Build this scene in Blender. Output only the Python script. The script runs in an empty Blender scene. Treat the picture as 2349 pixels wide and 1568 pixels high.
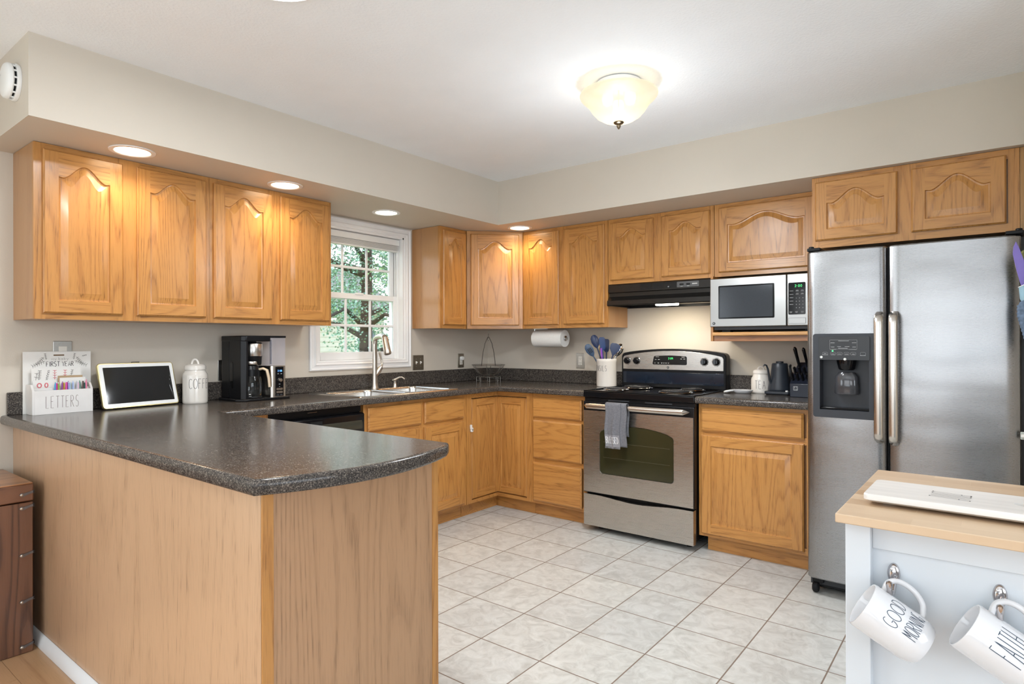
import bpy, bmesh, math, random
from mathutils import Vector, Matrix, geometry
PI = math.pi
random.seed(7)
S = bpy.context.scene
COL = S.collection

# ---------------------------------------------------------------- camera, world, light, exposure
cam = bpy.data.objects.new('camera', bpy.data.cameras.new('camera'))
COL.objects.link(cam)
cam.data.sensor_width = 36.0
cam.data.lens = 36.0 * 1414.5 / 2349.0
cam.data.shift_x = (1174.5 - 1171.8) / 2349.0
cam.data.shift_y = 0.0001
cam.data.clip_start = 0.05
cam.location = (3.557, -4.212, 1.254)
cam.matrix_world = (Matrix.Translation((3.557, -4.212, 1.254)) @ Matrix.Rotation(math.radians(38.062), 4, 'Z')
                    @ Matrix.Rotation(math.radians(90.032), 4, 'X') @ Matrix.Rotation(math.radians(-0.154), 4, 'Z'))
S.camera = cam
S.view_settings.view_transform = 'Standard'
S.view_settings.look = 'None'
S.view_settings.exposure = 0.50
S.view_settings.gamma = 1.0
S.view_settings.use_curve_mapping = False

W = bpy.data.worlds.new('sky'); S.world = W; W.use_nodes = True
wn = W.node_tree; wn.nodes.clear()
wo = wn.nodes.new('ShaderNodeOutputWorld'); bg = wn.nodes.new('ShaderNodeBackground')
tc = wn.nodes.new('ShaderNodeTexCoord'); sp = wn.nodes.new('ShaderNodeSeparateXYZ'); cr = wn.nodes.new('ShaderNodeValToRGB')
cr.color_ramp.elements[0].position = 0.45; cr.color_ramp.elements[0].color = (.30, .34, .36, 1)
cr.color_ramp.elements[1].position = 0.75; cr.color_ramp.elements[1].color = (.72, .86, 1, 1)
e = cr.color_ramp.elements.new(.52); e.color = (1, 1, 1, 1)
mp = wn.nodes.new('ShaderNodeMath'); mp.operation = 'MULTIPLY_ADD'; mp.inputs[1].default_value = .5; mp.inputs[2].default_value = .5
wn.links.new(tc.outputs['Generated'], sp.inputs[0]); wn.links.new(sp.outputs['Z'], mp.inputs[0])
wn.links.new(mp.outputs[0], cr.inputs[0]); wn.links.new(cr.outputs[0], bg.inputs[0])
bg.inputs[1].default_value = 2.3
wn.links.new(bg.outputs[0], wo.inputs[0])

def lamp(name, kind, loc, rot, energy, color, size=None, sizey=None, shape=None, spot=None, rad=None):
    d = bpy.data.lights.new(name, kind); d.energy = energy; d.color = color
    if kind == 'AREA':
        d.shape = shape or 'RECTANGLE'; d.size = size
        if sizey: d.size_y = sizey
    if kind == 'SPOT':
        d.spot_size = spot; d.spot_blend = .8; d.shadow_soft_size = rad or .05
    if kind == 'POINT': d.shadow_soft_size = rad or .05
    o = bpy.data.objects.new(name, d); COL.objects.link(o); o.location = loc; o.rotation_euler = rot
    return o
DAY = (.76, .88, 1.0); WARM = (1.0, .78, .52)
# daylight through the dining room's patio door (left wall) and its rear window
lamp('daylight_patio_door', 'AREA', (.03, -5.85, 1.10), (0, -PI/2, 0), 24, DAY, 1.85, 1.9)
lamp('daylight_rear_window', 'AREA', (2.4, -7.14, 1.35), (PI/2, 0, 0), 8.5, DAY, 2.6, 1.5)
lamp('daylight_rear_door', 'AREA', (4.9, -7.14, 1.12), (PI/2, 0, 0), 8, DAY, 1.5, 1.9)
# added fill from the hall side for the soffit, doors and end panel
lamp('side_fill', 'AREA', (6.33, -3.9, 1.45), (0, PI/2, 0), 34, DAY, 1.5, 2.6)
# added uplight behind the camera, fills the room by way of the ceiling
lamp('bounce_fill', 'AREA', (3.3, -5.9, .70), (PI, 0, 0), 50, (.78, .90, 1), 2.7, shape='DISK')

# ---------------------------------------------------------------- materials
MATS = {}
def newmat(name):
    m = bpy.data.materials.new(name); m.use_nodes = True
    nt = m.node_tree; b = nt.nodes['Principled BSDF']
    return m, nt, b
def N(nt, t, **kw):
    n = nt.nodes.new(t)
    for k, v in kw.items():
        if k.startswith('i_'):
            key = k[2:]
            n.inputs[int(key) if key.isdigit() else key].default_value = v
        else: setattr(n, k, v)
    return n
def coords(nt, scale=(1, 1, 1), rnd=True, rot=(0, 0, 0)):
    t = N(nt, 'ShaderNodeTexCoord'); mpn = N(nt, 'ShaderNodeMapping')
    mpn.inputs['Scale'].default_value = scale; mpn.inputs['Rotation'].default_value = rot
    nt.links.new(t.outputs['Object'], mpn.inputs[0])
    if rnd:
        oi = N(nt, 'ShaderNodeObjectInfo'); mu = N(nt, 'ShaderNodeMath', operation='MULTIPLY'); mu.inputs[1].default_value = 37.0
        nt.links.new(oi.outputs['Random'], mu.inputs[0])
        cb = N(nt, 'ShaderNodeCombineXYZ')
        for k in range(3): nt.links.new(mu.outputs[0], cb.inputs[k])
        nt.links.new(cb.outputs[0], mpn.inputs['Location'])
    return mpn.outputs[0]
def pm(name, col, rough=.5, metal=0.0, var=.05, scale=14, bump=0.0, bscale=150, coat=0.0, trans=0.0, ior=1.45, aniso=None, emit=None, es=0.0, spec=None, alpha=None):
    """plain procedural material: colour with slight noise variation and optional grain bump"""
    if name in MATS: return MATS[name]
    m, nt, b = newmat(name)
    v = coords(nt, aniso or (1, 1, 1))
    n = N(nt, 'ShaderNodeTexNoise'); n.inputs['Scale'].default_value = scale; n.inputs['Detail'].default_value = 4
    nt.links.new(v, n.inputs['Vector'])
    r = N(nt, 'ShaderNodeValToRGB')
    r.color_ramp.elements[0].position = .3; r.color_ramp.elements[1].position = .7
    r.color_ramp.elements[0].color = tuple(c * (1 - var) for c in col) + (1,)
    r.color_ramp.elements[1].color = tuple(min(1, c * (1 + var)) for c in col) + (1,)
    nt.links.new(n.outputs['Fac'], r.inputs[0]); nt.links.new(r.outputs[0], b.inputs['Base Color'])
    b.inputs['Roughness'].default_value = rough; b.inputs['Metallic'].default_value = metal
    b.inputs['Coat Weight'].default_value = coat; b.inputs['Coat Roughness'].default_value = .08
    b.inputs['Transmission Weight'].default_value = trans; b.inputs['IOR'].default_value = ior
    if alpha is not None: b.inputs['Alpha'].default_value = alpha
    if spec is not None: b.inputs['Specular IOR Level'].default_value = spec
    if emit: b.inputs['Emission Color'].default_value = emit + (1,); b.inputs['Emission Strength'].default_value = es
    if bump:
        n2 = N(nt, 'ShaderNodeTexNoise'); n2.inputs['Scale'].default_value = bscale; n2.inputs['Detail'].default_value = 3
        nt.links.new(v, n2.inputs['Vector'])
        bp = N(nt, 'ShaderNodeBump'); bp.inputs['Strength'].default_value = bump; bp.inputs['Distance'].default_value = .002
        nt.links.new(n2.outputs['Fac'], bp.inputs['Height']); nt.links.new(bp.outputs[0], b.inputs['Normal'])
    MATS[name] = m
    return m
def mixc(nt, fac, a, b, mode='MIX'):
    mx = N(nt, 'ShaderNodeMix', data_type='RGBA', blend_type=mode)
    for sock, val in ((0, fac), (6, a), (7, b)):
        if hasattr(val, 'links') or hasattr(val, 'is_linked'): nt.links.new(val, mx.inputs[sock])
        else: mx.inputs[sock].default_value = val
    return mx.outputs[2]
def wood(name, light, dark, axis='Z', rough=.33, rings=24.0, pore=.68, coat=.25, figure=1.0, ringw=.44):
    """oak like wood: cathedral figure from stretched noise, fine pores along the grain"""
    if name in MATS: return MATS[name]
    m, nt, b = newmat(name)
    st = {'Z': (1, 1, .09), 'X': (.09, 1, 1), 'Y': (1, .09, 1)}[axis]
    v = coords(nt, st)
    n = N(nt, 'ShaderNodeTexNoise'); n.inputs['Scale'].default_value = 4.6 * figure; n.inputs['Detail'].default_value = 2.5; n.inputs['Roughness'].default_value = .38
    nt.links.new(v, n.inputs['Vector'])
    mu = N(nt, 'ShaderNodeMath', operation='MULTIPLY'); mu.inputs[1].default_value = rings
    nt.links.new(n.outputs['Fac'], mu.inputs[0])
    fr = N(nt, 'ShaderNodeMath', operation='FRACT'); nt.links.new(mu.outputs[0], fr.inputs[0])
    rp = N(nt, 'ShaderNodeValToRGB'); cr = rp.color_ramp
    cr.elements[0].position = 0.0; cr.elements[0].color = (.35, .35, .35, 1)
    cr.elements[1].position = 1.0; cr.elements[1].color = (.6, .6, .6, 1)
    ee = cr.elements.new(.18); ee.color = (.04, .04, .04, 1)
    ee = cr.elements.new(.60); ee.color = (.14, .14, .14, 1)
    ee = cr.elements.new(.90); ee.color = (1, 1, 1, 1)
    nt.links.new(fr.outputs[0], rp.inputs[0])
    pst = tuple(a * b_ for a, b_ in zip(st, {'Z': (1, 1, .7), 'X': (.7, 1, 1), 'Y': (1, .7, 1)}[axis]))
    v2 = coords(nt, pst)
    p = N(nt, 'ShaderNodeTexNoise'); p.inputs['Scale'].default_value = 210; p.inputs['Detail'].default_value = 2
    nt.links.new(v2, p.inputs['Vector'])
    pr = N(nt, 'ShaderNodeValToRGB'); pr.color_ramp.elements[0].position = .50; pr.color_ramp.elements[1].position = .72
    nt.links.new(p.outputs['Fac'], pr.inputs[0])
    # pores sit mostly in the early-wood bands
    pmx = N(nt, 'ShaderNodeMath', operation='MULTIPLY_ADD'); nt.links.new(rp.outputs[0], pmx.inputs[0]); pmx.inputs[1].default_value = .75; pmx.inputs[2].default_value = .25
    pf = N(nt, 'ShaderNodeMath', operation='MULTIPLY'); nt.links.new(pmx.outputs[0], pf.inputs[0]); nt.links.new(pr.outputs[0], pf.inputs[1])
    v3 = coords(nt, tuple(a ** .6 for a in st))
    b3 = N(nt, 'ShaderNodeTexNoise'); b3.inputs['Scale'].default_value = 2.2; b3.inputs['Detail'].default_value = 1; nt.links.new(v3, b3.inputs['Vector'])
    f1 = N(nt, 'ShaderNodeMath', operation='MULTIPLY'); nt.links.new(rp.outputs[0], f1.inputs[0]); f1.inputs[1].default_value = ringw
    mid = tuple(a * .78 + c * .22 for a, c in zip(light, dark))
    c0 = mixc(nt, b3.outputs['Fac'], light + (1,), mid + (1,))
    c1 = mixc(nt, f1.outputs[0], c0, dark + (1,))
    pf2 = N(nt, 'ShaderNodeMath', operation='MULTIPLY'); nt.links.new(pf.outputs[0], pf2.inputs[0]); pf2.inputs[1].default_value = pore
    c2 = mixc(nt, pf2.outputs[0], c1, tuple(c * .45 for c in dark) + (1,))
    nt.links.new(c2, b.inputs['Base Color'])
    b.inputs['Roughness'].default_value = rough; b.inputs['Coat Weight'].default_value = coat; b.inputs['Coat Roughness'].default_value = .18
    bp = N(nt, 'ShaderNodeBump'); bp.inputs['Strength'].default_value = .12; bp.inputs['Distance'].default_value = .001; bp.invert = True
    nt.links.new(pf.outputs[0], bp.inputs['Height']); nt.links.new(bp.outputs[0], b.inputs['Normal'])
    MATS[name] = m
    return m

OL, OD = (.575, .275, .074), (.31, .112, .024)
OAK_V = wood('oak_upright', OL, OD, 'Z')
OAK_H = wood('oak_level', OL, OD, 'X')
OAK_SIDE = wood('oak_side', (.50, .27, .115), (.36, .16, .055), 'Z', rings=5, ringw=.3, pore=.35)
PANEL = wood('oak_panel_veneer', (.60, .385, .23), (.42, .25, .135), 'Z', rough=.34, rings=9, pore=.6, ringw=.22, figure=1.2, coat=.35)
PANEL_END = wood('oak_end_veneer', (.50, .29, .155), (.31, .165, .08), 'Z', rough=.42, rings=30, pore=.5, ringw=.42, coat=.2, figure=.7)

def laminate():
    m, nt, b = newmat('speckled_laminate')
    v = coords(nt, rnd=False)
    vo = N(nt, 'ShaderNodeTexNoise'); vo.inputs['Scale'].default_value = 260; vo.inputs['Detail'].default_value = 3; vo.inputs['Roughness'].default_value = .75; nt.links.new(v, vo.inputs['Vector'])
    rp = N(nt, 'ShaderNodeValToRGB'); cr = rp.color_ramp
    cr.elements[0].position = .34; cr.elements[0].color = (.018, .017, .017, 1)
    cr.elements[1].position = .48; cr.elements[1].color = (.050, .043, .039, 1)
    for p_, c_ in ((.55, (.095, .08, .068, 1)), (.62, (.18, .155, .13, 1)), (.70, (.34, .30, .26, 1))):
        q = cr.elements.new(p_); q.color = c_
    nt.links.new(vo.outputs['Fac'], rp.inputs[0])
    n = N(nt, 'ShaderNodeTexNoise'); n.inputs['Scale'].default_value = 60; nt.links.new(v, n.inputs['Vector'])
    c = mixc(nt, .5, rp.outputs[0], n.outputs['Fac'], 'OVERLAY')
    nt.links.new(c, b.inputs['Base Color'])
    b.inputs['Roughness'].default_value = .17; b.inputs['Specular IOR Level'].default_value = .27
    n2 = N(nt, 'ShaderNodeTexNoise'); n2.inputs['Scale'].default_value = 170; n2.inputs['Detail'].default_value = 2; nt.links.new(v, n2.inputs['Vector'])
    bp = N(nt, 'ShaderNodeBump'); bp.inputs['Strength'].default_value = .25; bp.inputs['Distance'].default_value = .0006
    nt.links.new(n2.outputs['Fac'], bp.inputs['Height']); nt.links.new(bp.outputs[0], b.inputs['Normal'])
    return m
LAM = laminate()

def steel(name, axis='X', col=(.58, .56, .53), rough=.27, wavy=0.0):
    m, nt, b = newmat(name)
    sc = {'X': (1.5, 160, 160), 'Z': (160, 160, 1.5)}[axis]
    v = coords(nt, sc)
    n = N(nt, 'ShaderNodeTexNoise'); n.inputs['Scale'].default_value = 8; n.inputs['Detail'].default_value = 3; nt.links.new(v, n.inputs['Vector'])
    rr = N(nt, 'ShaderNodeMapRange'); rr.inputs[3].default_value = rough - .01; rr.inputs[4].default_value = rough + .02
    nt.links.new(n.outputs['Fac'], rr.inputs[0]); nt.links.new(rr.outputs[0], b.inputs['Roughness'])
    c = mixc(nt, n.outputs['Fac'], tuple(x * .985 for x in col) + (1,), tuple(min(1, x * 1.015) for x in col) + (1,))
    nt.links.new(c, b.inputs['Base Color']); b.inputs['Metallic'].default_value = 1.0
    bp = N(nt, 'ShaderNodeBump'); bp.inputs['Strength'].default_value = .0015; bp.inputs['Distance'].default_value = .0001
    nt.links.new(n.outputs['Fac'], bp.inputs['Height'])
    if wavy:
        v2 = coords(nt, (1, 1, 2.2)); n2 = N(nt, 'ShaderNodeTexNoise'); n2.inputs['Scale'].default_value = 2.6; n2.inputs['Detail'].default_value = 1
        nt.links.new(v2, n2.inputs['Vector'])
        b2 = N(nt, 'ShaderNodeBump'); b2.inputs['Strength'].default_value = wavy; b2.inputs['Distance'].default_value = .02
        nt.links.new(n2.outputs['Fac'], b2.inputs['Height']); nt.links.new(bp.outputs[0], b2.inputs['Normal']); nt.links.new(b2.outputs[0], b.inputs['Normal'])
    else: nt.links.new(bp.outputs[0], b.inputs['Normal'])
    return m
STEEL = steel('brushed_steel', 'X')
STEEL_F = steel('fridge_steel', 'X', (.34, .34, .345), .27, .30)
STEEL_M = steel('microwave_steel', 'X', (.36, .355, .345), .30)
STEEL_S = steel('satin_steel', 'Z', (.66, .62, .57), .25)
NICKEL = pm('brushed_nickel', (.56, .51, .45), .28, 1, .05, 90)
CHROME = pm('chrome', (.75, .75, .76), .12, 1, .03, 30)
WIRE = pm('dull_wire', (.33, .31, .28), .35, 1, .08, 60)
BLACK = pm('black_plastic', (.007, .007, .008), .30, 0, .15, 30, spec=.28)
BLACK_G = pm('black_gloss', (.006, .006, .007), .10, 0, .1, 30, spec=.4)
BLACK_E = pm('black_enamel', (.006, .006, .007), .14, 0, .1, 20, spec=.4)
BLACK_M = pm('black_matt', (.011, .011, .012), .55, 0, .1, 30, spec=.25)
DARK = pm('dark_grey_plastic', (.035, .037, .042), .38, 0, .08, 30)
WHITE_T = pm('white_trim_paint', (.88, .88, .875), .28, 0, .02, 8, coat=.15)
WHITE_P = pm('white_plastic', (.84, .84, .82), .30, 0, .02, 12)
CERAMIC = pm('cream_ceramic', (.76, .71, .645), .12, 0, .03, 9, coat=.5)
CERAMIC_W = pm('white_ceramic', (.70, .70, .715), .10, 0, .02, 9, coat=.5)
INK = pm('dark_ink', (.05, .045, .045), .5, 0, .1, 60)
INK_B = pm('blue_black_ink', (.03, .055, .09), .4, 0, .1, 60)
INK_W = pm('white_print', (.62, .62, .60), .5, 0, .05, 60)
PAPER = pm('white_paper', (.80, .78, .74), .7, 0, .03, 20)
GLASS = pm('clear_glass', (.95, .97, .97), .02, 0, .01, 5, trans=1.0)
BRONZE = pm('brushed_plate', (.30, .265, .22), .33, 1, .07, 80)
OUT_W = pm('ivory_plastic', (.78, .74, .66), .35, 0, .03, 20)

# ---------------------------------------------------------------- mesh builder
class MB:
    def __init__(s): s.v = []; s.f = []; s.m = []; s.cur = 0
    def pt(s, p): s.v.append(tuple(p)); return len(s.v) - 1
    def face(s, idx, m=None): s.f.append(tuple(idx)); s.m.append(s.cur if m is None else m)
    def poly(s, pts, m=None): s.face([s.pt(p) for p in pts], m)
    def box(s, x0, x1, y0, y1, z0, z1, m=None):
        a = [s.pt(p) for p in ((x0, y0, z0), (x1, y0, z0), (x1, y1, z0), (x0, y1, z0), (x0, y0, z1), (x1, y0, z1), (x1, y1, z1), (x0, y1, z1))]
        for q in ((3, 2, 1, 0), (4, 5, 6, 7), (0, 1, 5, 4), (1, 2, 6, 5), (2, 3, 7, 6), (3, 0, 4, 7)): s.face([a[i] for i in q], m)
        return s
    def loops(s, loops, closed=True, cap0=False, cap1=False, m=None):
        ids = [[s.pt(p) for p in L] for L in loops]
        n = len(ids[0])
        for A, B in zip(ids, ids[1:]):
            for i in range(n if closed else n - 1):
                j = (i + 1) % n
                s.face((A[i], A[j], B[j], B[i]), m)
        if cap0: s.face(ids[0][::-1], m)
        if cap1: s.face(ids[-1], m)
        return s
    def lathe(s, prof, c=(0, 0, 0), seg=32, axis='Z', sx=1.0, sy=1.0, caps=True, m=None):
        L = []
        for r, z in prof:
            ring = []
            for i in range(seg):
                a = 2 * PI * i / seg; x, y = r * math.cos(a) * sx, r * math.sin(a) * sy
                p = {'Z': (x, y, z), 'Y': (x, -z, y), 'X': (z, x, y)}[axis]
                ring.append((c[0] + p[0], c[1] + p[1], c[2] + p[2]))
            L.append(ring)
        return s.loops(L, True, caps, caps, m)
    def cyl(s, c, r, h, axis='Z', seg=24, m=None): return s.lathe([(r, 0), (r, h)], c, seg, axis, m=m)
    def tube(s, pts, r, seg=8, closed=False, flat=1.0, m=None):
        P = [Vector(p) for p in pts]; n = len(P); rs = r if isinstance(r, (list, tuple)) else [r] * n
        L = []; up = None
        for i in range(n):
            if closed: t = (P[(i + 1) % n] - P[i - 1]).normalized()
            else: t = (P[min(i + 1, n - 1)] - P[max(i - 1, 0)]).normalized()
            if up is None:
                up = Vector((0, 0, 1)) if abs(t.z) < .9 else Vector((1, 0, 0))
            a = t.cross(up)
            if a.length < 1e-6: a = t.orthogonal()
            a.normalize(); b = a.cross(t).normalized(); up = b
            L.append([tuple(P[i] + a * math.cos(2 * PI * k / seg) * rs[i] + b * math.sin(2 * PI * k / seg) * rs[i] * flat) for k in range(seg)])
        if closed: L.append(L[0])
        return s.loops(L, True, not closed, not closed, m)
    def prism(s, pts, a, b, axis='Y', m=None):
        """2D polygon extruded; axis Y: pts are (x,z) from y=a to y=b; Z: (x,y); X: (y,z)"""
        f = {'Y': lambda p, t: (p[0], t, p[1]), 'Z': lambda p, t: (p[0], p[1], t), 'X': lambda p, t: (t, p[0], p[1])}[axis]
        return s.loops([[f(p, a) for p in pts], [f(p, b) for p in pts]], True, True, True, m)
    def ribbons(s, lines, w, fn, step=.004, thick=0.0, m=None):
        for ln in lines:
            pts = [Vector(p) for p in ln]; out = [pts[0]]
            for a, b in zip(pts, pts[1:]):
                k = max(1, int((b - a).length / step))
                out += [a.lerp(b, (i + 1) / k) for i in range(k)]
            n = len(out); prev = None
            closed = (out[0] - out[-1]).length < 1e-6
            for i in range(n):
                t = (out[min(i + 1, n - 1)] - out[max(i - 1, 0)])
                if closed and i in (0, n - 1): t = out[1] - out[-2]
                if t.length < 1e-9: t = Vector((1, 0))
                t.normalize(); nn = Vector((-t.y, t.x)) * w / 2
                cur = (s.pt(fn(*(out[i] + nn))), s.pt(fn(*(out[i] - nn))))
                if prev: s.face((prev[0], prev[1], cur[1], cur[0]), m)
                prev = cur
        return s
    def xf(s, M, start=0):
        for i in range(start, len(s.v)): s.v[i] = tuple(M @ Vector(s.v[i]))
        return s
    def build(s, name, mat, parent=None, smooth=40, bev=0, seg=2, loc=None, rot=None, recalc=True):
        me = bpy.data.meshes.new(name); me.from_pydata(s.v, [], s.f)
        mats = mat if isinstance(mat, (list, tuple)) else [mat]
        for mm in mats: me.materials.append(mm)
        for p, k in zip(me.polygons, s.m): p.material_index = k
        if recalc:
            bm = bmesh.new(); bm.from_mesh(me); bmesh.ops.recalc_face_normals(bm, faces=bm.faces); bm.to_mesh(me); bm.free()
        me.update()
        if smooth:
            for p in me.polygons: p.use_smooth = True
            me.set_sharp_from_angle(angle=math.radians(smooth))
        o = bpy.data.objects.new(name, me); COL.objects.link(o)
        if parent: o.parent = parent
        if loc: o.location = loc
        if rot: o.rotation_euler = rot
        if bev:
            mod = o.modifiers.new('edge', 'BEVEL'); mod.width = bev; mod.segments = seg; mod.limit_method = 'ANGLE'; mod.angle_limit = math.radians(40)
            mod.harden_normals = False
        return o
def rrect(w, h, r, n=5, cx=0, cy=0):
    out = []
    for (sx, sy, a0) in ((1, 1, 0), (-1, 1, 90), (-1, -1, 180), (1, -1, 270)):
        for i in range(n + 1):
            a = math.radians(a0 + 90 * i / n)
            out.append((cx + sx * (w / 2 - r) + r * math.cos(a), cy + sy * (h / 2 - r) + r * math.sin(a)))
    return out
def tag(o, label=None, cat=None, group=None, kind=None):
    if label: o['label'] = label
    if cat: o['category'] = cat
    if group: o['group'] = group
    if kind: o['kind'] = kind
    return o
def thing(name, label, cat, loc=(0, 0, 0), rz=0.0, group=None):
    o = bpy.data.objects.new(name, None); COL.objects.link(o); o.empty_display_size = .05
    o.location = loc; o.rotation_euler = (0, 0, rz)
    return tag(o, label, cat, group)
def B(x0, x1, y0, y1, z0, z1): return MB().box(x0, x1, y0, y1, z0, z1)
def copy_thing(root, loc, rz=None, label=None):
    r = root.copy(); COL.objects.link(r); r.location = loc
    if rz is not None: r.rotation_euler = (0, 0, rz)
    if label: r['label'] = label
    for ch in list(root.children):
        c = ch.copy(); COL.objects.link(c); c.parent = r
        for g in ch.children:
            d = g.copy(); COL.objects.link(d); d.parent = c
    return r

# ---------------------------------------------------------------- thin hand-drawn lettering (strokes on a unit box)
def arc(cx, cy, rx, ry, a0, a1, n=14):
    return [(cx + rx * math.cos(math.radians(a0 + (a1 - a0) * i / n)), cy + ry * math.sin(math.radians(a0 + (a1 - a0) * i / n))) for i in range(n + 1)]
G = {
 'A': [[(0, 0), (.5, 1), (1, 0)], [(.2, .38), (.8, .38)]],
 'B': [[(0, 0), (0, 1)], [(0, 1)] + arc(.3, .77, .45, .23, 90, -90) + [(0, .54)], [(0, .54)] + arc(.35, .27, .5, .27, 90, -90) + [(0, 0)]],
 'C': [arc(.55, .5, .5, .5, 50, 310, 20)],
 'D': [[(0, 0), (0, 1)] + arc(.15, .5, .8, .5, 90, -90, 18) + [(0, 0)]],
 'E': [[(.8, 1), (0, 1), (0, 0), (.8, 0)], [(0, .55), (.6, .55)]],
 'F': [[(.8, 1), (0, 1), (0, 0)], [(0, .55), (.6, .55)]],
 'G': [arc(.5, .5, .5, .5, 60, 340, 20) + [(1, .42), (.6, .42)]],
 'H': [[(0, 0), (0, 1)], [(1, 0), (1, 1)], [(0, .52), (1, .52)]],
 'I': [[(.5, 0), (.5, 1)]],
 'L': [[(0, 1), (0, 0), (.8, 0)]],
 'M': [[(0, 0), (.1, 1), (.5, .35), (.9, 1), (1, 0)]],
 'N': [[(0, 0), (0, 1), (1, 0), (1, 1)]],
 'O': [arc(.5, .5, .5, .5, 0, 360, 26)],
 'R': [[(0, 0), (0, 1)] + arc(.35, .76, .5, .24, 90, -90) + [(0, .52)], [(.25, .52), (.95, 0)]],
 'S': [arc(.5, .75, .42, .25, 50, 250, 12) + arc(.45, .26, .45, .26, 70, -140, 14)],
 'T': [[(0, 1), (1, 1)], [(.5, 1), (.5, 0)]],
 'U': [[(0, 1)] + arc(.5, .35, .5, .35, 180, 360, 14) + [(1, 1)]],
 'V': [[(0, 1), (.5, 0), (1, 1)]], 'Y': [[(0, 1), (.5, .5), (1, 1)], [(.5, .5), (.5, 0)]],
 'a': [arc(.45, .3, .38, .3, 0, 360, 12), [(.85, .6), (.85, 0)]], 'b': [[(.1, 1), (.1, 0)], arc(.45, .3, .35, .3, 0, 360, 12)], 'm': [[(0, 0), (0, .6), (.5, .3), (1, .6), (1, 0)]],
 'y': [[(0, .6), (.5, .1)], [(1, .6), (.3, -.3)]],
 '.': [[(.1, 0), (.22, 0)]], ':': [[(.5, .25), (.5, .32)], [(.5, .68), (.5, .75)]],
 '0': [arc(.5, .5, .45, .5, 0, 360, 16)], '9': [arc(.5, .7, .4, .3, 0, 360, 14), [(.9, .7), (.75, 0)]],
 '2': [arc(.5, .7, .42, .3, 160, -40, 10) + [(.05, 0), (.95, 0)]], '8': [arc(.5, .75, .35, .25, 0, 360, 14), arc(.5, .27, .42, .27, 0, 360, 14)],
 '1': [[(.3, .8), (.5, 1), (.5, 0)]], '3': [arc(.45, .75, .4, .25, 130, -90, 10) + arc(.45, .25, .45, .25, 90, -130, 10)],
 '4': [[(.75, 0), (.75, 1), (0, .35), (1, .35)]], '5': [[(.9, 1), (.1, 1), (.1, .55)] + arc(.45, .3, .45, .3, 100, -140, 10)],
 '6': [[(.8, 1)] + arc(.5, .3, .42, .3, 160, 520, 18)], '7': [[(0, 1), (1, 1), (.4, 0)]],
}
def strokes(text, h, cw, gap):
    out = []; x = 0.0
    for ch in text:
        if ch == ' ': x += cw * .7; continue
        w = cw * (.35 if ch in 'I.:' else 1.15 if ch in 'MO' else 1)
        for ln in G[ch]: out.append([(x + p[0] * w, p[1] * h) for p in ln])
        x += w + gap
    return out, x - gap
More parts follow.
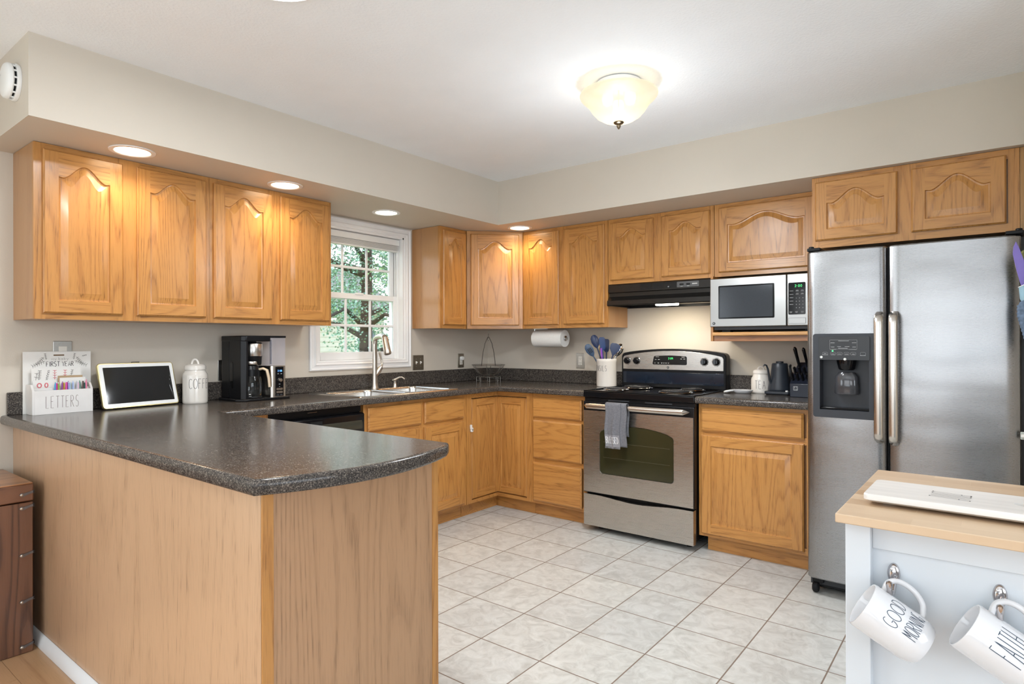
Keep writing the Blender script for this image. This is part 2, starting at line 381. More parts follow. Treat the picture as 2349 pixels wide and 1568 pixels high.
# ---------------------------------------------------------------- room shell
ZC, ZS, ZT, ZU = 2.452, 2.130, 0.928, 1.362
WALL = pm('beige_wall_paint', (.635, .572, .485), .62, 0, .015, 3, bump=.15, bscale=260)
CEILM = pm('white_ceiling_paint', (.90, .915, .93), .75, 0, .015, 4, bump=.9, bscale=95)
def tiles():
    m, nt, b = newmat('stone_look_floor_tile')
    v = coords(nt, rnd=False)
    s = 0.3035
    mp_ = N(nt, 'ShaderNodeMapping'); nt.links.new(v, mp_.inputs[0])
    mp_.inputs['Location'].default_value = (-(0.932 - s * 3), -(-0.411 - s * 10), 0)
    sx = N(nt, 'ShaderNodeSeparateXYZ'); nt.links.new(mp_.outputs[0], sx.inputs[0])
    masks = []; cells = []
    for k in 'XY':
        d = N(nt, 'ShaderNodeMath', operation='DIVIDE'); nt.links.new(sx.outputs[k], d.inputs[0]); d.inputs[1].default_value = s
        f = N(nt, 'ShaderNodeMath', operation='FRACT'); nt.links.new(d.outputs[0], f.inputs[0])
        fl = N(nt, 'ShaderNodeMath', operation='FLOOR'); nt.links.new(d.outputs[0], fl.inputs[0]); cells.append(fl.outputs[0])
        a = N(nt, 'ShaderNodeMath', operation='SUBTRACT'); nt.links.new(f.outputs[0], a.inputs[0]); a.inputs[1].default_value = .5
        ab = N(nt, 'ShaderNodeMath', operation='ABSOLUTE'); nt.links.new(a.outputs[0], ab.inputs[0])
        g = N(nt, 'ShaderNodeMapRange'); g.inputs[1].default_value = .5 - .0105; g.inputs[2].default_value = .5 - .0075
        nt.links.new(ab.outputs[0], g.inputs[0]); masks.append(g.outputs[0])
    mx = N(nt, 'ShaderNodeMath', operation='MAXIMUM'); nt.links.new(masks[0], mx.inputs[0]); nt.links.new(masks[1], mx.inputs[1])
    cb = N(nt, 'ShaderNodeCombineXYZ'); nt.links.new(cells[0], cb.inputs[0]); nt.links.new(cells[1], cb.inputs[1])
    wn_ = N(nt, 'ShaderNodeTexWhiteNoise'); nt.links.new(cb.outputs[0], wn_.inputs['Vector'])
    add = N(nt, 'ShaderNodeVectorMath', operation='MULTIPLY_ADD'); nt.links.new(wn_.outputs['Color'], add.inputs[0]); add.inputs[1].default_value = (9, 9, 9); nt.links.new(v, add.inputs[2])
    n = N(nt, 'ShaderNodeTexNoise'); n.inputs['Scale'].default_value = 13; n.inputs['Detail'].default_value = 8; n.inputs['Roughness'].default_value = .65; n.inputs['Distortion'].default_value = 1.2
    nt.links.new(add.outputs[0], n.inputs['Vector'])
    r = N(nt, 'ShaderNodeValToRGB'); cr = r.color_ramp
    cr.elements[0].position = .33; cr.elements[0].color = (.46, .46, .44, 1)
    cr.elements[1].position = .66; cr.elements[1].color = (.66, .67, .655, 1)
    q = cr.elements.new(.5); q.color = (.575, .58, .56, 1)
    nt.links.new(n.outputs['Fac'], r.inputs[0])
    v2 = mixc(nt, wn_.outputs['Value'], (.95, .95, .95, 1), (1.03, 1.02, 1.0, 1))
    c1 = mixc(nt, 1.0, r.outputs[0], v2, 'MULTIPLY')
    c = mixc(nt, mx.outputs[0], c1, (.22, .165, .13, 1))
    nt.links.new(c, b.inputs['Base Color'])
    rr = N(nt, 'ShaderNodeMapRange'); rr.inputs[3].default_value = .33; rr.inputs[4].default_value = .8; nt.links.new(mx.outputs[0], rr.inputs[0]); nt.links.new(rr.outputs[0], b.inputs['Roughness'])
    h = N(nt, 'ShaderNodeMath', operation='MULTIPLY_ADD'); nt.links.new(mx.outputs[0], h.inputs[0]); h.inputs[1].default_value = -1.2; nt.links.new(n.outputs['Fac'], h.inputs[2])
    bp = N(nt, 'ShaderNodeBump'); bp.inputs['Strength'].default_value = .35; bp.inputs['Distance'].default_value = .002
    nt.links.new(h.outputs[0], bp.inputs['Height']); nt.links.new(bp.outputs[0], b.inputs['Normal'])
    return m
TILE = tiles()
LAMFLOOR = wood('laminate_floor', (.60, .37, .20), (.40, .21, .10), 'X', rough=.3, rings=6, pore=.3, ringw=.5)
def st(name, mb, mat, **k): return tag(mb.build(name, mat, **k), kind='structure')
st('floor', B(-.15, 6.4, -3.40, .15, -.06, 0), TILE)
m_ = MB()
for i in range(28):       # laminate planks of the dining room
    y1 = -3.40 - i * .135
    x = -.15 - (i * .37) % 1.2
    while x < 6.4:
        m_.box(max(x, -.15) + .0006, min(x + 1.2, 6.4) - .0006, max(y1 - .135, -7.3) + .0006, y1 - .0006, -.05, -.001); x += 1.2
st('floor_dining', m_, LAMFLOOR, smooth=0)
st('ceiling', B(-.15, 6.4, -7.3, .15, ZC, ZC + .1), CEILM)
st('wall_back', B(-.15, 3.72, 0, .15, 0, ZC), WALL)
# window wall with openings for the kitchen window and the patio door
WY0, WY1, WZ0, WZ1 = -1.768, -1.005, 1.122, 2.052
m_ = MB()
m_.box(-.15, 0, WY1, 0, 0, ZC).box(-.15, 0, WY0, WY1, 0, WZ0).box(-.15, 0, WY0, WY1, WZ1, ZC).box(-.15, 0, -4.9, WY0, 0, ZC)
m_.box(-.15, 0, -6.8, -4.9, 2.08, ZC).box(-.15, 0, -7.3, -6.8, 0, ZC)
st('wall_left', m_, WALL)
m_ = MB(); m_.box(-.15, 1.05, -7.3, -7.15, 0, ZC).box(1.05, 3.75, -7.3, -7.15, 0, .58).box(1.05, 3.75, -7.3, -7.15, 2.12, ZC)
m_.box(3.75, 4.12, -7.3, -7.15, 0, ZC).box(4.12, 5.68, -7.3, -7.15, 2.1, ZC).box(5.68, 6.4, -7.3, -7.15, 0, ZC)
WALL_D = pm('darkened_wall_paint', (.24, .23, .215), .6, 0, .02, 3)  # unseen walls coloured dark so the steel reflects less light
st('wall_rear', m_, WALL_D)
st('wall_right', B(3.72, 3.84, -1.55, .15, 0, ZC), WALL)
m_ = MB(); m_.box(6.4, 6.5, -7.3, -5.2, 0, ZC).box(6.4, 6.5, -5.2, -2.6, 0, .7).box(6.4, 6.5, -5.2, -2.6, 2.2, ZC).box(6.4, 6.5, -2.6, .15, 0, ZC)
st('wall_side', m_, WALL_D)
st('wall_hall', B(3.84, 6.4, 0, .15, 0, ZC), WALL)
m_ = MB(); m_.prism([(0, 0), (3.72, 0), (3.72, -.645), (.647, -.645), (.647, -3.49), (0, -3.49)], ZS, ZC, 'Z')
SOF = pm('beige_soffit_paint', (.635, .572, .485), .55, 0, .015, 3, bump=.12, bscale=260)
sof = st('soffit', m_, SOF)
# patio door and rear windows: white frames with muntins (seen only in reflections)
def simple_window(name, axis, a0, a1, z0, z1, pos, nx, nz):
    mm = MB(); w = .05
    def bar(p0, p1, q0, q1):
        if axis == 'X': mm.box(pos, pos + .04, p0, p1, q0, q1)
        else: mm.box(p0, p1, pos, pos + .04, q0, q1)
    bar(a0, a1, z0, z0 + w); bar(a0, a1, z1 - w, z1); bar(a0, a0 + w, z0, z1); bar(a1 - w, a1, z0, z1)
    for i in range(1, nx):
        c = a0 + (a1 - a0) * i / nx; bar(c - .02, c + .02, z0, z1)
    for i in range(1, nz):
        c = z0 + (z1 - z0) * i / nz; bar(a0, a1, c - .012, c + .012)
    return st(name, mm, WHITE_T)
simple_window('door_1', 'X', -6.8, -4.9, 0, 2.08, .045, 2, 1)
simple_window('window_2', 'Y', 1.05, 3.75, .58, 2.12, -7.13, 3, 2)
simple_window('side_fill_frame', 'X', -5.2, -2.6, .7, 2.2, 6.27, 3, 2)  # invented window frame in front of the added side fill
simple_window('door_2', 'Y', 4.12, 5.68, 0, 2.1, -7.13, 2, 1)

# ---------------------------------------------------------------- kitchen window
def window():
    fr = MB(); cy0, cy1, cz0, cz1 = -1.832, -.937, 1.068, 2.118
    # profiled casing: stepped mitred picture frame
    prof = [(0, 0), (0, .016), (.008, .020), (.016, .015), (.030, .016), (.040, .023), (.050, .018), (.060, .019), (.066, .010), (.066, 0)]
    L = []
    for d, x in prof:
        L.append([(x, cy0 + d, cz0 + d), (x, cy1 - d, cz0 + d), (x, cy1 - d, cz1 - d), (x, cy0 + d, cz1 - d)])
    fr.loops(L)
    w = st('window_1', fr, WHITE_T, smooth=25)
    j = MB(); t = .012
    j.box(-.15, .010, WY0, WY0 + t, WZ0, WZ1).box(-.15, .010, WY1 - t, WY1, WZ0, WZ1).box(-.15, .010, WY0, WY1, WZ1 - t, WZ1).box(-.15, .010, WY0, WY1, WZ0, WZ0 + t)
    j.box(-.13, -.07, WY0 + t, WY1 - t, 2.022, WZ1 - t)
    # vinyl tracks
    for x in (-.115, -.075, -.048):
        j.box(x, x + .008, WY0 + t, WY0 + t + .014, WZ0, WZ1).box(x, x + .008, WY1 - t - .014, WY1 - t, WZ0, WZ1)
    j.build('jamb', WHITE_T, w)
    def sash(name, x, y0, y1, z0, z1, st_, bot, top, cols=3, rows=2, d=.03):
        s = MB(); s.box(x, x + d, y0, y0 + st_, z0, z1).box(x, x + d, y1 - st_, y1, z0, z1).box(x, x + d, y0 + st_, y1 - st_, z0, z0 + bot).box(x, x + d, y0 + st_, y1 - st_, z1 - top, z1)
        gy0, gy1, gz0, gz1 = y0 + st_, y1 - st_, z0 + bot, z1 - top
        for i in range(1, cols):
            c = gy0 + (gy1 - gy0) * i / cols; s.box(x + .010, x + .022, c - .009, c + .009, gz0, gz1)
        for i in range(1, rows):
            c = gz0 + (gz1 - gz0) * i / rows; s.box(x + .0095, x + .0225, gy0, gy1, c - .009, c + .009)
        o = s.build(name, WHITE_T, w, bev=.003)
        B(x + .0145, x + .0175, gy0, gy1, gz0, gz1).build('pane', GLASS, o, smooth=0)
        return o
    sash('upper_sash', -.112, WY0 + .022, WY1 - .022, 1.565, 2.03, .036, .04, .04)
    s = sash('lower_sash', -.074, WY0 + .014, WY1 - .014, WZ0 + .012, 1.607, .042, .055, .04)
    B(-.05, -.036, -1.42, -1.35, 1.600, 1.614).build('sash_lock', WHITE_P, s, bev=.003)
    c = MB()
    c.box(-.068, -.022, WY0 + .016, WY1 - .016, 1.992, 2.037)
    for i in range(7): c.box(-.062, -.028, WY0 + .02, WY1 - .02, 1.955 + i * .0052, 1.9585 + i * .0052)
    c.box(-.064, -.026, WY0 + .018, WY1 - .018, 1.943, 1.953)
    b = c.build('window_blind', WHITE_P, None, bev=.0012)
    tag(b, 'white slatted blind pulled up at the top of the kitchen window', 'blind')
window()
# ---------------------------------------------------------------- oak doors and cabinets (local frame: x along the face, front towards -y)
def door_mb(w, h, arch=.06, sw=.056, rw=.056, top=None, t=.019, NT=28):
    mb = MB(); e = .006
    top = rw if top is None else top
    def ring(i, y):
        xa, xb = sw + i, w - sw - i; c = w / 2; hw = (xb - xa) / 2
        pts = [(xa, y, rw + i), (xb, y, rw + i)]
        for k in range(NT + 1):
            x = xb + (xa - xb) * k / NT; q = abs(x - c) / hw
            if arch:
                s_ = (.5 + .5 * math.cos(PI * min(1, q / .80))) ** .85; s_ -= .05 * math.exp(-((q - .84) / .09) ** 2)
                zt = h - top - arch * (1 - s_)
            else: zt = h - top
            pts.append((x, y, zt - i))
        return pts
    # outer edge
    R = lambda d, y: [(d, y, d), (w - d, y, d), (w - d, y, h - d), (d, y, h - d)]
    mb.loops([R(0, 0), R(0, -t + .007), R(.003, -t + .005), R(.005, -t + .002), R(e, -t)], True, True, False, 0)
    r0 = ring(0, -t)
    mb.poly([(e, -t, e), (sw, -t, e), (sw, -t, h - e), (e, -t, h - e)], 0)
    mb.poly([(w - sw, -t, e), (w - e, -t, e), (w - e, -t, h - e), (w - sw, -t, h - e)], 0)
    mb.poly([(sw, -t, e), (w - sw, -t, e), (w - sw, -t, rw), (sw, -t, rw)], 1)
    tp = r0[2:]
    for a, b in zip(tp, tp[1:]): mb.poly([a, b, (b[0], -t, h - e), (a[0], -t, h - e)], 1)
    rings = [r0, ring(.003, -t + .0075), ring(.009, -t + .0085), ring(.036, -t + .001)]
    for q, (A, Bn) in enumerate(zip(rings, rings[1:])): mb.loops([A, Bn], True, False, False, 0)
    # raised field as strips
    f = rings[-1]; bl, br = f[0], f[1]; tpp = f[2:]
    for a, b in zip(tpp, tpp[1:]): mb.poly([a, b, (b[0], b[1], bl[2]), (a[0], a[1], bl[2])], 0)
    return mb
def add_door(parent, x0, z0, w, h, y, arch=.06, mats=None, **k):
    o = door_mb(w, h, arch, **k).build('door', mats or [OAK_V, OAK_H], parent, smooth=30, recalc=False)
    # normals: outside is -y, recalculated on the shell
    o.location = (x0, y, z0)
    return o
def drawer_front(parent, x0, z0, w, h, y, name='drawer_front'):
    t = .019; mb = MB(); R = lambda d, yy: [(d, yy, d), (w - d, yy, d), (w - d, yy, h - d), (d, yy, h - d)]
    mb.loops([R(0, 0), R(0, -t + .008), R(.004, -t + .0055), R(.008, -t + .003), R(.010, -t)], True, True, True)
    return mb.build(name, OAK_H, parent, smooth=30, loc=(x0, y, z0))
def face_frame(parent, w, z0, z1, y, stiles, rails, t=.019, sw=.04, endsw=None):
    """stiles: list of (x0,x1); rails: list of (z0,z1)"""
    mb = MB()
    for a, b in stiles: mb.box(a, b, y, y + t, z0, z1, 0)
    xs = sorted(stiles)
    for (a, b) in rails:
        for s1, s2 in zip(xs, xs[1:]): mb.box(s1[1], s2[0], y + .0004, y + t, a, b, 1)
    return mb.build('face_frame', [OAK_V, OAK_H], parent, smooth=30)
def upper(label, loc, rz, w, zb, doors, depth=.300, arch=.06, dz0=.026, dz1=2.103, group='oak wall cabinets', ztop=ZS, seams=()):
    t = thing('wall_cabinet', label, 'cabinet', (loc[0], loc[1], zb), rz, group)
    H = ztop - zb - .002
    B(.0005, w - .0005, -depth + .019, -.001, .001, H).build('carcass', OAK_SIDE, t, smooth=0)
    sts = [(0.0005, .042), (w - .042, w - .0005)]
    for i in range(len(doors) - 1):
        c0 = doors[i][1]; c1 = doors[i + 1][0]; sts.append((c0 - .018, c1 + .018))
    face_frame(t, w, 0, H, -depth, sts, [(0, .04), (H - .045, H)])
    for (a, b) in doors:
        add_door(t, a, dz0, b - a, dz1 - zb - dz0, -depth, arch, top=.052)
    return t
UY = .300
upper('wide two-door oak wall cabinet at the far left end, above the letter box', (0, -3.388, 0), PI/2, .760, ZU, [(.031, .344), (.405, .735)])
upper('two-door oak wall cabinet left of the window, above the coffee maker', (0, -2.628, 0), PI/2, .756, ZU, [(.017, .350), (.403, .737)])
upper('narrow oak wall cabinet with one slim arched door, right of the window', (0, -.912, 0), PI/2, .298, ZU, [(.026, .278)], arch=.055)
upper('two-door oak wall cabinet above the paper towel roll', (.612, 0, 0), 0, .768, ZU, [(.022, .352), (.396, .744)])
upper('short two-door oak wall cabinet above the range hood', (1.383, 0, 0), 0, .766, 1.666, [(.022, .352), (.410, .742)], arch=.05, dz1=2.100)
upper('short oak wall cabinet with one wide arched door above the microwave', (2.152, 0, 0), 0, .636, 1.668, [(.03, .594)], arch=.058, dz1=2.103)
t = upper('deep two-door oak cabinet above the refrigerator', (2.790, 0, 0), 0, .862, 1.752, [(.018, .392), (.450, .814)], depth=.604, arch=.062, dz0=.038, dz1=2.100)
B(.863, .928, -.604, -.585, .0, ZS - 1.754).build('filler_strip', wood('oak_filler', (.46, .25, .085), (.28, .13, .035), 'Z', rings=14), t, smooth=0)
# diagonal corner wall cabinet
t = thing('wall_cabinet', 'corner oak wall cabinet with a diagonal arched door', 'cabinet', (0, 0, ZU), 0, 'oak wall cabinets')
c = MB(); H = ZS - ZU - .002
c.prism([(.001, -.001), (.611, -.001), (.611, -.287), (.600, -.294), (.294, -.600), (.287, -.611), (.001, -.611)], .001, H, 'Z')
c.build('carcass', OAK_V, t, smooth=0)
p0 = Vector((.300, -.612, 0)); p1 = Vector((.612, -.300, 0)); L_ = (p1 - p0).length
fr = MB(); fr.box(0, .034, -.012, .007, 0, H, 0).box(L_ - .034, L_, -.012, .007, 0, H, 0).box(.034, L_ - .034, -.0116, .007, 0, .04, 1).box(.034, L_ - .034, -.0116, .007, H - .045, H, 1)
fo = fr.build('face_frame', [OAK_V, OAK_H], t, smooth=0, loc=p0, rot=(0, 0, PI/4))
dd = add_door(t, 0, 0, L_ - .058, 2.103 - ZU - .026, 0, .062, top=.052)
q = p0 + (p1 - p0).normalized() * .029 + Vector((1, -1, 0)).normalized() * .012
dd.location = (q.x, q.y, .026); dd.rotation_euler = (0, 0, PI/4)

# ---- base cabinets
BT = ZT - .040
BD = .590
def base(label, loc, rz, w, depth=BD, stiles=None, rails=None, toe=True, toe_x=(0, None), name='base_cabinet'):
    t = thing(name, label, 'cabinet', (loc[0], loc[1], 0), rz, 'oak base cabinets')
    B(.001, w - .001, -depth + .019, -.001, .094, BT - .0005).build('carcass', OAK_SIDE, t, smooth=0)
    face_frame(t, w, .094, BT - .0005, -depth, stiles or [(0.0005, .035), (w - .035, w - .0005)], rails or [(.094, .13), (BT - .035, BT - .0005)])
    if toe: B(toe_x[0], toe_x[1] or w, -depth + .055, -depth + .07, 0, .094).build('toe_kick', OAK_H, t, smooth=0)
    return t
BXR = .0
t = base('sink base cabinet with two drawer fronts beside the dishwasher', (0, -1.856, 0), PI/2, .916, stiles=[(0.0005, .04), (.455, .500), (.872, .9155)], rails=[(.094, .13), (.69, .73), (BT - .03, BT - .0005)], toe_x=(.0, .914))
for a, b in ((.028, .466), (.494, .878)):
    drawer_front(t, a, .720, b - a, .142, -BD); add_door(t, a, .114, b - a, .582, -BD, 0, sw=.058, rw=.058)
# corner susan
t = thing('base_cabinet', 'corner base cabinet with a folding L-shaped oak door', 'cabinet', (0, 0, 0), 0, 'oak base cabinets')
c = MB(); c.prism([(.001, -.001), (.904, -.001), (.904, -.571), (.575, -.571), (.571, -.575), (.571, -.937), (.001, -.937)], .094, BT - .0005, 'Z'); c.build('carcass', OAK_SIDE, t, smooth=0)
f = MB()
f.box(.571, .590, -.9375, -.886, .094, BT - .0005, 0).box(.866, .9045, -.590, -.571, .094, BT - .0005, 0)
f.box(.571, .590, -.886, -.590, BT - .036, BT - .0005, 1).box(.571, .590, -.886, -.590, .094, .118, 1)
f.box(.590, .866, -.590, -.571, BT - .036, BT - .0005, 1).box(.590, .866, -.590, -.571, .094, .118, 1)
f.build('face_frame', [OAK_V, OAK_H], t, smooth=0)
B(.56, .572, -.886, -.575, .118, BT - .036).build('door_gap_shade', BLACK_M, t, smooth=0); B(.575, .866, -.572, -.56, .118, BT - .036).build('door_gap_shade', BLACK_M, t, smooth=0)  # black sheets stand in for the shade in the gaps around the doors
dd = add_door(t, .571, .122, .290, .724, -.572, 0, sw=.05, rw=.05); dd.location = (.574, -.572, .122)
dd = add_door(t, 0, 0, .306, .724, 0, 0, sw=.05, rw=.05); dd.location = (.572, -.880, .122); dd.rotation_euler = (0, 0, PI/2)
k = MB(); k.box(.520, .535, -.938, -.535, 0, .094).box(.535, .903, -.535, -.520, 0, .094); k.build('toe_kick', OAK_H, t, smooth=0)
t = base('three-drawer oak base cabinet left of the range', (.905, 0, 0), 0, .478, stiles=[(0.0005, .035), (.443, .4775)], rails=[(.094, .12), (.385, .42), (.69, .715), (BT - .03, BT - .0005)])
for z, h in ((.716, .142), (.422, .272), (.113, .278)): drawer_front(t, .025, z, .410, h, -BD)
t = base('one-door oak base cabinet with a drawer between range and refrigerator', (2.157, 0, 0), 0, .655, stiles=[(0.0005, .035), (.60, .6545)], rails=[(.094, .13), (.69, .73), (BT - .03, BT - .0005)], toe_x=(.035, .655))
drawer_front(t, .018, .722, .570, .142, -BD); add_door(t, .018, .112, .570, .585, -BD, 0, sw=.060, rw=.060)
# corner filler beside the dishwasher
t = base('plain oak corner cabinet where the peninsula meets the dishwasher', (0, -3.358, 0), PI/2, .888, stiles=[(.66, .6905), (.691, .8875)], rails=[], toe=False)
# peninsula
t = thing('peninsula_cabinet', 'oak peninsula cabinet with pale veneered back towards the dining room', 'cabinet', (.595, -2.79, 0), PI)
W_ = 1.53
t.rotation_euler = (0, 0, PI)
t.location = (2.124, -3.376, 0)     # local x runs to world -x, local front (-y) faces world +y
B(.012, 1.52, -.570, -.001, .094, BT - .0005).build('carcass', OAK_SIDE, t, smooth=0)
B(-.001, 2.122, .0, .014, .0, BT - .0005).build('back_panel', PANEL, t, smooth=0)
B(-.003, .012, -.575, -.001, .0, BT - .0005).build('end_panel', PANEL_END, t, smooth=0)
B(-.007, .0, -.016, .014, .0, BT - .0005).build('corner_strip', OAK_V, t, smooth=0)
fr = MB(); fr.box(-.005, .036, -.600, -.575, .094, BT - .0005, 0).box(1.45, 1.50, -.6, -.575, .094, BT - .0005, 0).box(.036, 1.45, -.5996, -.575, .094, .13, 1).box(.036, 1.45, -.5996, -.575, BT - .035, BT - .0005, 1).box(.73, .77, -.5998, -.575, .13, BT - .035, 0)
fr.box(-.005, .0, -.600, -.520, 0, .094, 0)
fr.build('face_frame', [OAK_V, OAK_H], t, smooth=0)
B(.0, 1.5, -.53, -.52, 0, .094).build('toe_kick', OAK_H, t, smooth=0)
for a, b in ((.025, .745), (.755, 1.46)):
    drawer_front(t, a, .722, b - a, .142, -.600); add_door(t, a, .112, (b - a) / 2 - .004, .585, -.600, 0); add_door(t, (a + b) / 2 + .004, .112, (b - a) / 2 - .004, .585, -.600, 0)
q = MB()
prof = [(0, 0), (0, .045), (.005, .043), (.013, .034), (.019, .020), (.021, .006), (.021, 0)]
q.loops([[(x_, -3.391 - a_, b_) for a_, b_ in prof] for x_ in (.002, 2.124)], True, True, True)
tag(q.build('trim_1', WHITE_T), kind='structure')
q = MB(); q.loops([[(a_ * .6, y_, b_ * 1.9) for a_, b_ in prof] for y_ in (-3.41, -4.88)], True, True, True)
tag(q.build('baseboard_left', WHITE_T), kind='structure')

# ---------------------------------------------------------------- countertops
def sweep_edge(mb, path, prof, closed=False):
    """path: 2D points of the counter's front edge, outward is to the right of the travel direction"""
    n = len(path); L = []
    for i in range(n):
        p = Vector(path[i])
        def nrm(a, b):
            d = (Vector(b) - Vector(a)).normalized(); return Vector((d.y, -d.x))
        if i == 0: off = nrm(path[0], path[1])
        elif i == n - 1: off = nrm(path[-2], path[-1])
        else:
            a = nrm(path[i - 1], path[i]); b = nrm(path[i], path[i + 1]); off = (a + b) / (1 + a.dot(b))
        L.append([(p.x + off.x * d, p.y + off.y * d, z) for d, z in prof])
    mb.loops(L, False)
    return L
T2 = ZT - .040
PR = [(-.016, ZT), (-.010, ZT - .0008), (-.005, ZT - .003), (-.0015, ZT - .0075), (0, ZT - .014), (0, ZT - .030), (-.002, ZT - .036), (-.006, ZT - .0395), (-.012, T2)]
def countertop(label, path, back, hole=None, splash=()):
    mb = MB()
    L = sweep_edge(mb, path, PR)
    top = [Vector((l[0][0], l[0][1], 0)) for l in L] + [Vector((b[0], b[1], 0)) for b in back]
    bot = [Vector((l[-1][0], l[-1][1], 0)) for l in L] + [Vector((b[0], b[1], 0)) for b in back]
    for poly, z in ((top, ZT), (bot, T2)):
        vecs = [poly] + ([[Vector((x, y, 0)) for x, y in hole]] if hole else [])
        flat = [v for l in vecs for v in l]
        base_i = [mb.pt((v.x, v.y, z)) for v in flat]
        for tri in geometry.tessellate_polygon(vecs): mb.face([base_i[i] for i in tri])
    if hole: mb.loops([[(x, y, ZT) for x, y in hole], [(x, y, T2) for x, y in hole]])
    # end caps
    for l in (L[0], L[-1]): mb.poly(l)
    o = mb.build('countertop', LAM, smooth=35)
    tag(o, label, 'countertop')
    for s_, lb in splash: tag(B(*s_).build('backsplash', LAM, bev=.004), lb, 'backsplash')
    return o
bow = []
for i in range(17):
    s_ = i / 16; y = -3.437 + (.652) * s_
    bow.append((2.168 + .085 * 4 * s_ * (1 - s_) * (1 - .1 * s_) + .012 * s_, y))
path = [(.0015, -3.437)] + [(1.0, -3.437)] + bow + [(.645, -2.745), (.645, -.645), (1.386, -.645)]
bow_r = bow
path = [(.0015, -3.437)] + bow + [(2.15, -2.745)] + [(.645, -2.745), (.645, -.645), (1.386, -.645)]
SINK = (.062, .612, -1.885, -1.035)     # x0,x1,y0,y1
hole = [(SINK[0] + .015, SINK[2] + .015), (SINK[1] - .015, SINK[2] + .015), (SINK[1] - .015, SINK[3] - .015), (SINK[0] + .015, SINK[3] - .015)]
# travel must keep the outside on the right: go along -y edge towards +x, then up, then back
countertop('dark speckled countertop running from the peninsula past the sink to the range', path, [(1.386, -.0015), (.0015, -.0015)], hole,
           [((.0015, .021, -3.415, -.0015, ZT, ZT + .103), 'long dark speckled backsplash strip along the window wall'), ((.021, 1.386, -.021, -.0015, ZT, ZT + .103), 'dark speckled backsplash strip between the corner and the range')])
countertop('short dark speckled countertop between range and refrigerator', [(2.155, -.645), (2.815, -.645)], [(2.815, -.0015), (2.155, -.0015)], None,
           [((2.155, 2.815, -.021, -.0015, ZT, ZT + .103), 'short dark speckled backsplash strip behind the kettle and tea canister')])
# ---------------------------------------------------------------- appliances
GREEN = pm('green_digits', (.05, .5, .12), .5, 0, .05, 30, emit=(.08, .95, .25), es=1.2)
BLUE = pm('blue_digits', (.1, .3, .8), .5, 0, .05, 30, emit=(.15, .45, 1.0), es=1.5)
def flat_text(parent, text, h, cw, gap, x, z, y, w, mat, name='lettering', right=(1, 0, 0), up=(0, 0, 1)):
    ln, tot = strokes(text, h, cw, gap); r = Vector(right); u = Vector(up); o = Vector((x, y, z)) - r * (tot / 2)
    return MB().ribbons(ln, w, lambda s, t: o + r * s + u * t, .02).build(name, mat, parent, smooth=0, recalc=False)
def tiny_marks(parent, items, y, mat, name='control_markings'):
    mb = MB()
    for (x, z, w, h) in items: mb.poly([(x - w / 2, y, z - h / 2), (x + w / 2, y, z - h / 2), (x + w / 2, y, z + h / 2), (x - w / 2, y, z + h / 2)])
    return mb.build(name, mat, parent, smooth=0, recalc=False)
def ring_logo(parent, x, y, z, r, mats):
    mb = MB().lathe([(r, 0), (r, .002), (r * .8, .0024), (r * .8, .0012), (0.0001, .0012)], (0, 0, 0), 24, 'Y')
    o = mb.build('round_emblem', mats[0], parent, loc=(x, y, z))
    a = [[(p[0] * r, p[1] * r) for p in arc(-.1, 0, .35, .4, 40, 330, 10)], [(p[0] * r, p[1] * r) for p in arc(.15, .05, .3, .35, 200, -60, 10)]]
    MB().ribbons(a, r * .14, lambda s, t: Vector((s, -.0032, t)), .01).build('monogram', mats[1], o, smooth=0, recalc=False)

# range -----------------------------------------------------------
R_ = thing('range', 'stainless steel and black electric coil range', 'stove', (1.7715, 0, 0))
c = MB(); c.box(-.379, .379, -.615, -.024, .055, .902); c.box(-.33, .33, -.58, -.10, .012, .055); c.build('body', BLACK, R_, bev=.003)
for x in (-.31, .31): MB().cyl((x, -.55, 0), .018, .03).build('foot', BLACK_M, R_)
# cooktop with raised rim
c = MB(); c.box(-.383, .383, -.655, -.105, .888, .928)
c.box(-.383, .383, -.655, -.640, .928, .936).box(-.383, -.368, -.64, -.105, .928, .936).box(.368, .383, -.64, -.105, .928, .936)
c.build('cooktop', BLACK_E, R_, bev=.005, seg=3)
def coil(x, y, R):
    d = MB().lathe([(.03, -.001), (R * .6, -.001), (R * .95, .003), (R * 1.06, .0065), (R * 1.16, .0068), (R * 1.18, .0035)], (0, 0, 0), 40, caps=False)
    dp = d.build('drip_pan', BLACK_E, R_, loc=(x, y, .9285))
    turns = 4 if R < .09 else 5; pts = []
    n = turns * 32
    for i in range(n + 1):
        a = 2 * PI * i / 32; r = .018 + (R - .018) * i / n
        pts.append((r * math.cos(a), r * math.sin(a), .0145))
    m = MB().tube(pts, .0042, 6, flat=.8)
    b = m.build('burner', pm('burner_coil', (.05, .05, .052), .45, .6, .2, 50), R_, loc=(x, y, .9285))
    s_ = MB()
    for k in range(3):
        a = k * 2 * PI / 3 + .3; s_.tube([(0, 0, .008), (R * 1.0 * math.cos(a), R * math.sin(a), .008)], .003, 6)
    s_.build('coil_support', CHROME, b)
    MB().lathe([(R * 1.13, .006), (R * 1.17, .0085), (R * 1.2, .006)], (0, 0, 0), 40, caps=False).build('trim_ring', CHROME, b)
for x, y, R in ((-.235, -.47, .072), (-.195, -.235, .092), (.185, -.46, .092), (.205, -.235, .072)): coil(x, y, R)
c = MB()
c.box(-.381, .381, -.640, -.612, .862, .886); c.build('vent_strip', BLACK, R_, bev=.002)
for a_, b_ in ((-.20, -.05), (.06, .24)): B(a_, b_, -.646, -.640, .869, .877).build('vent_slot', DARK, R_, bev=.002)
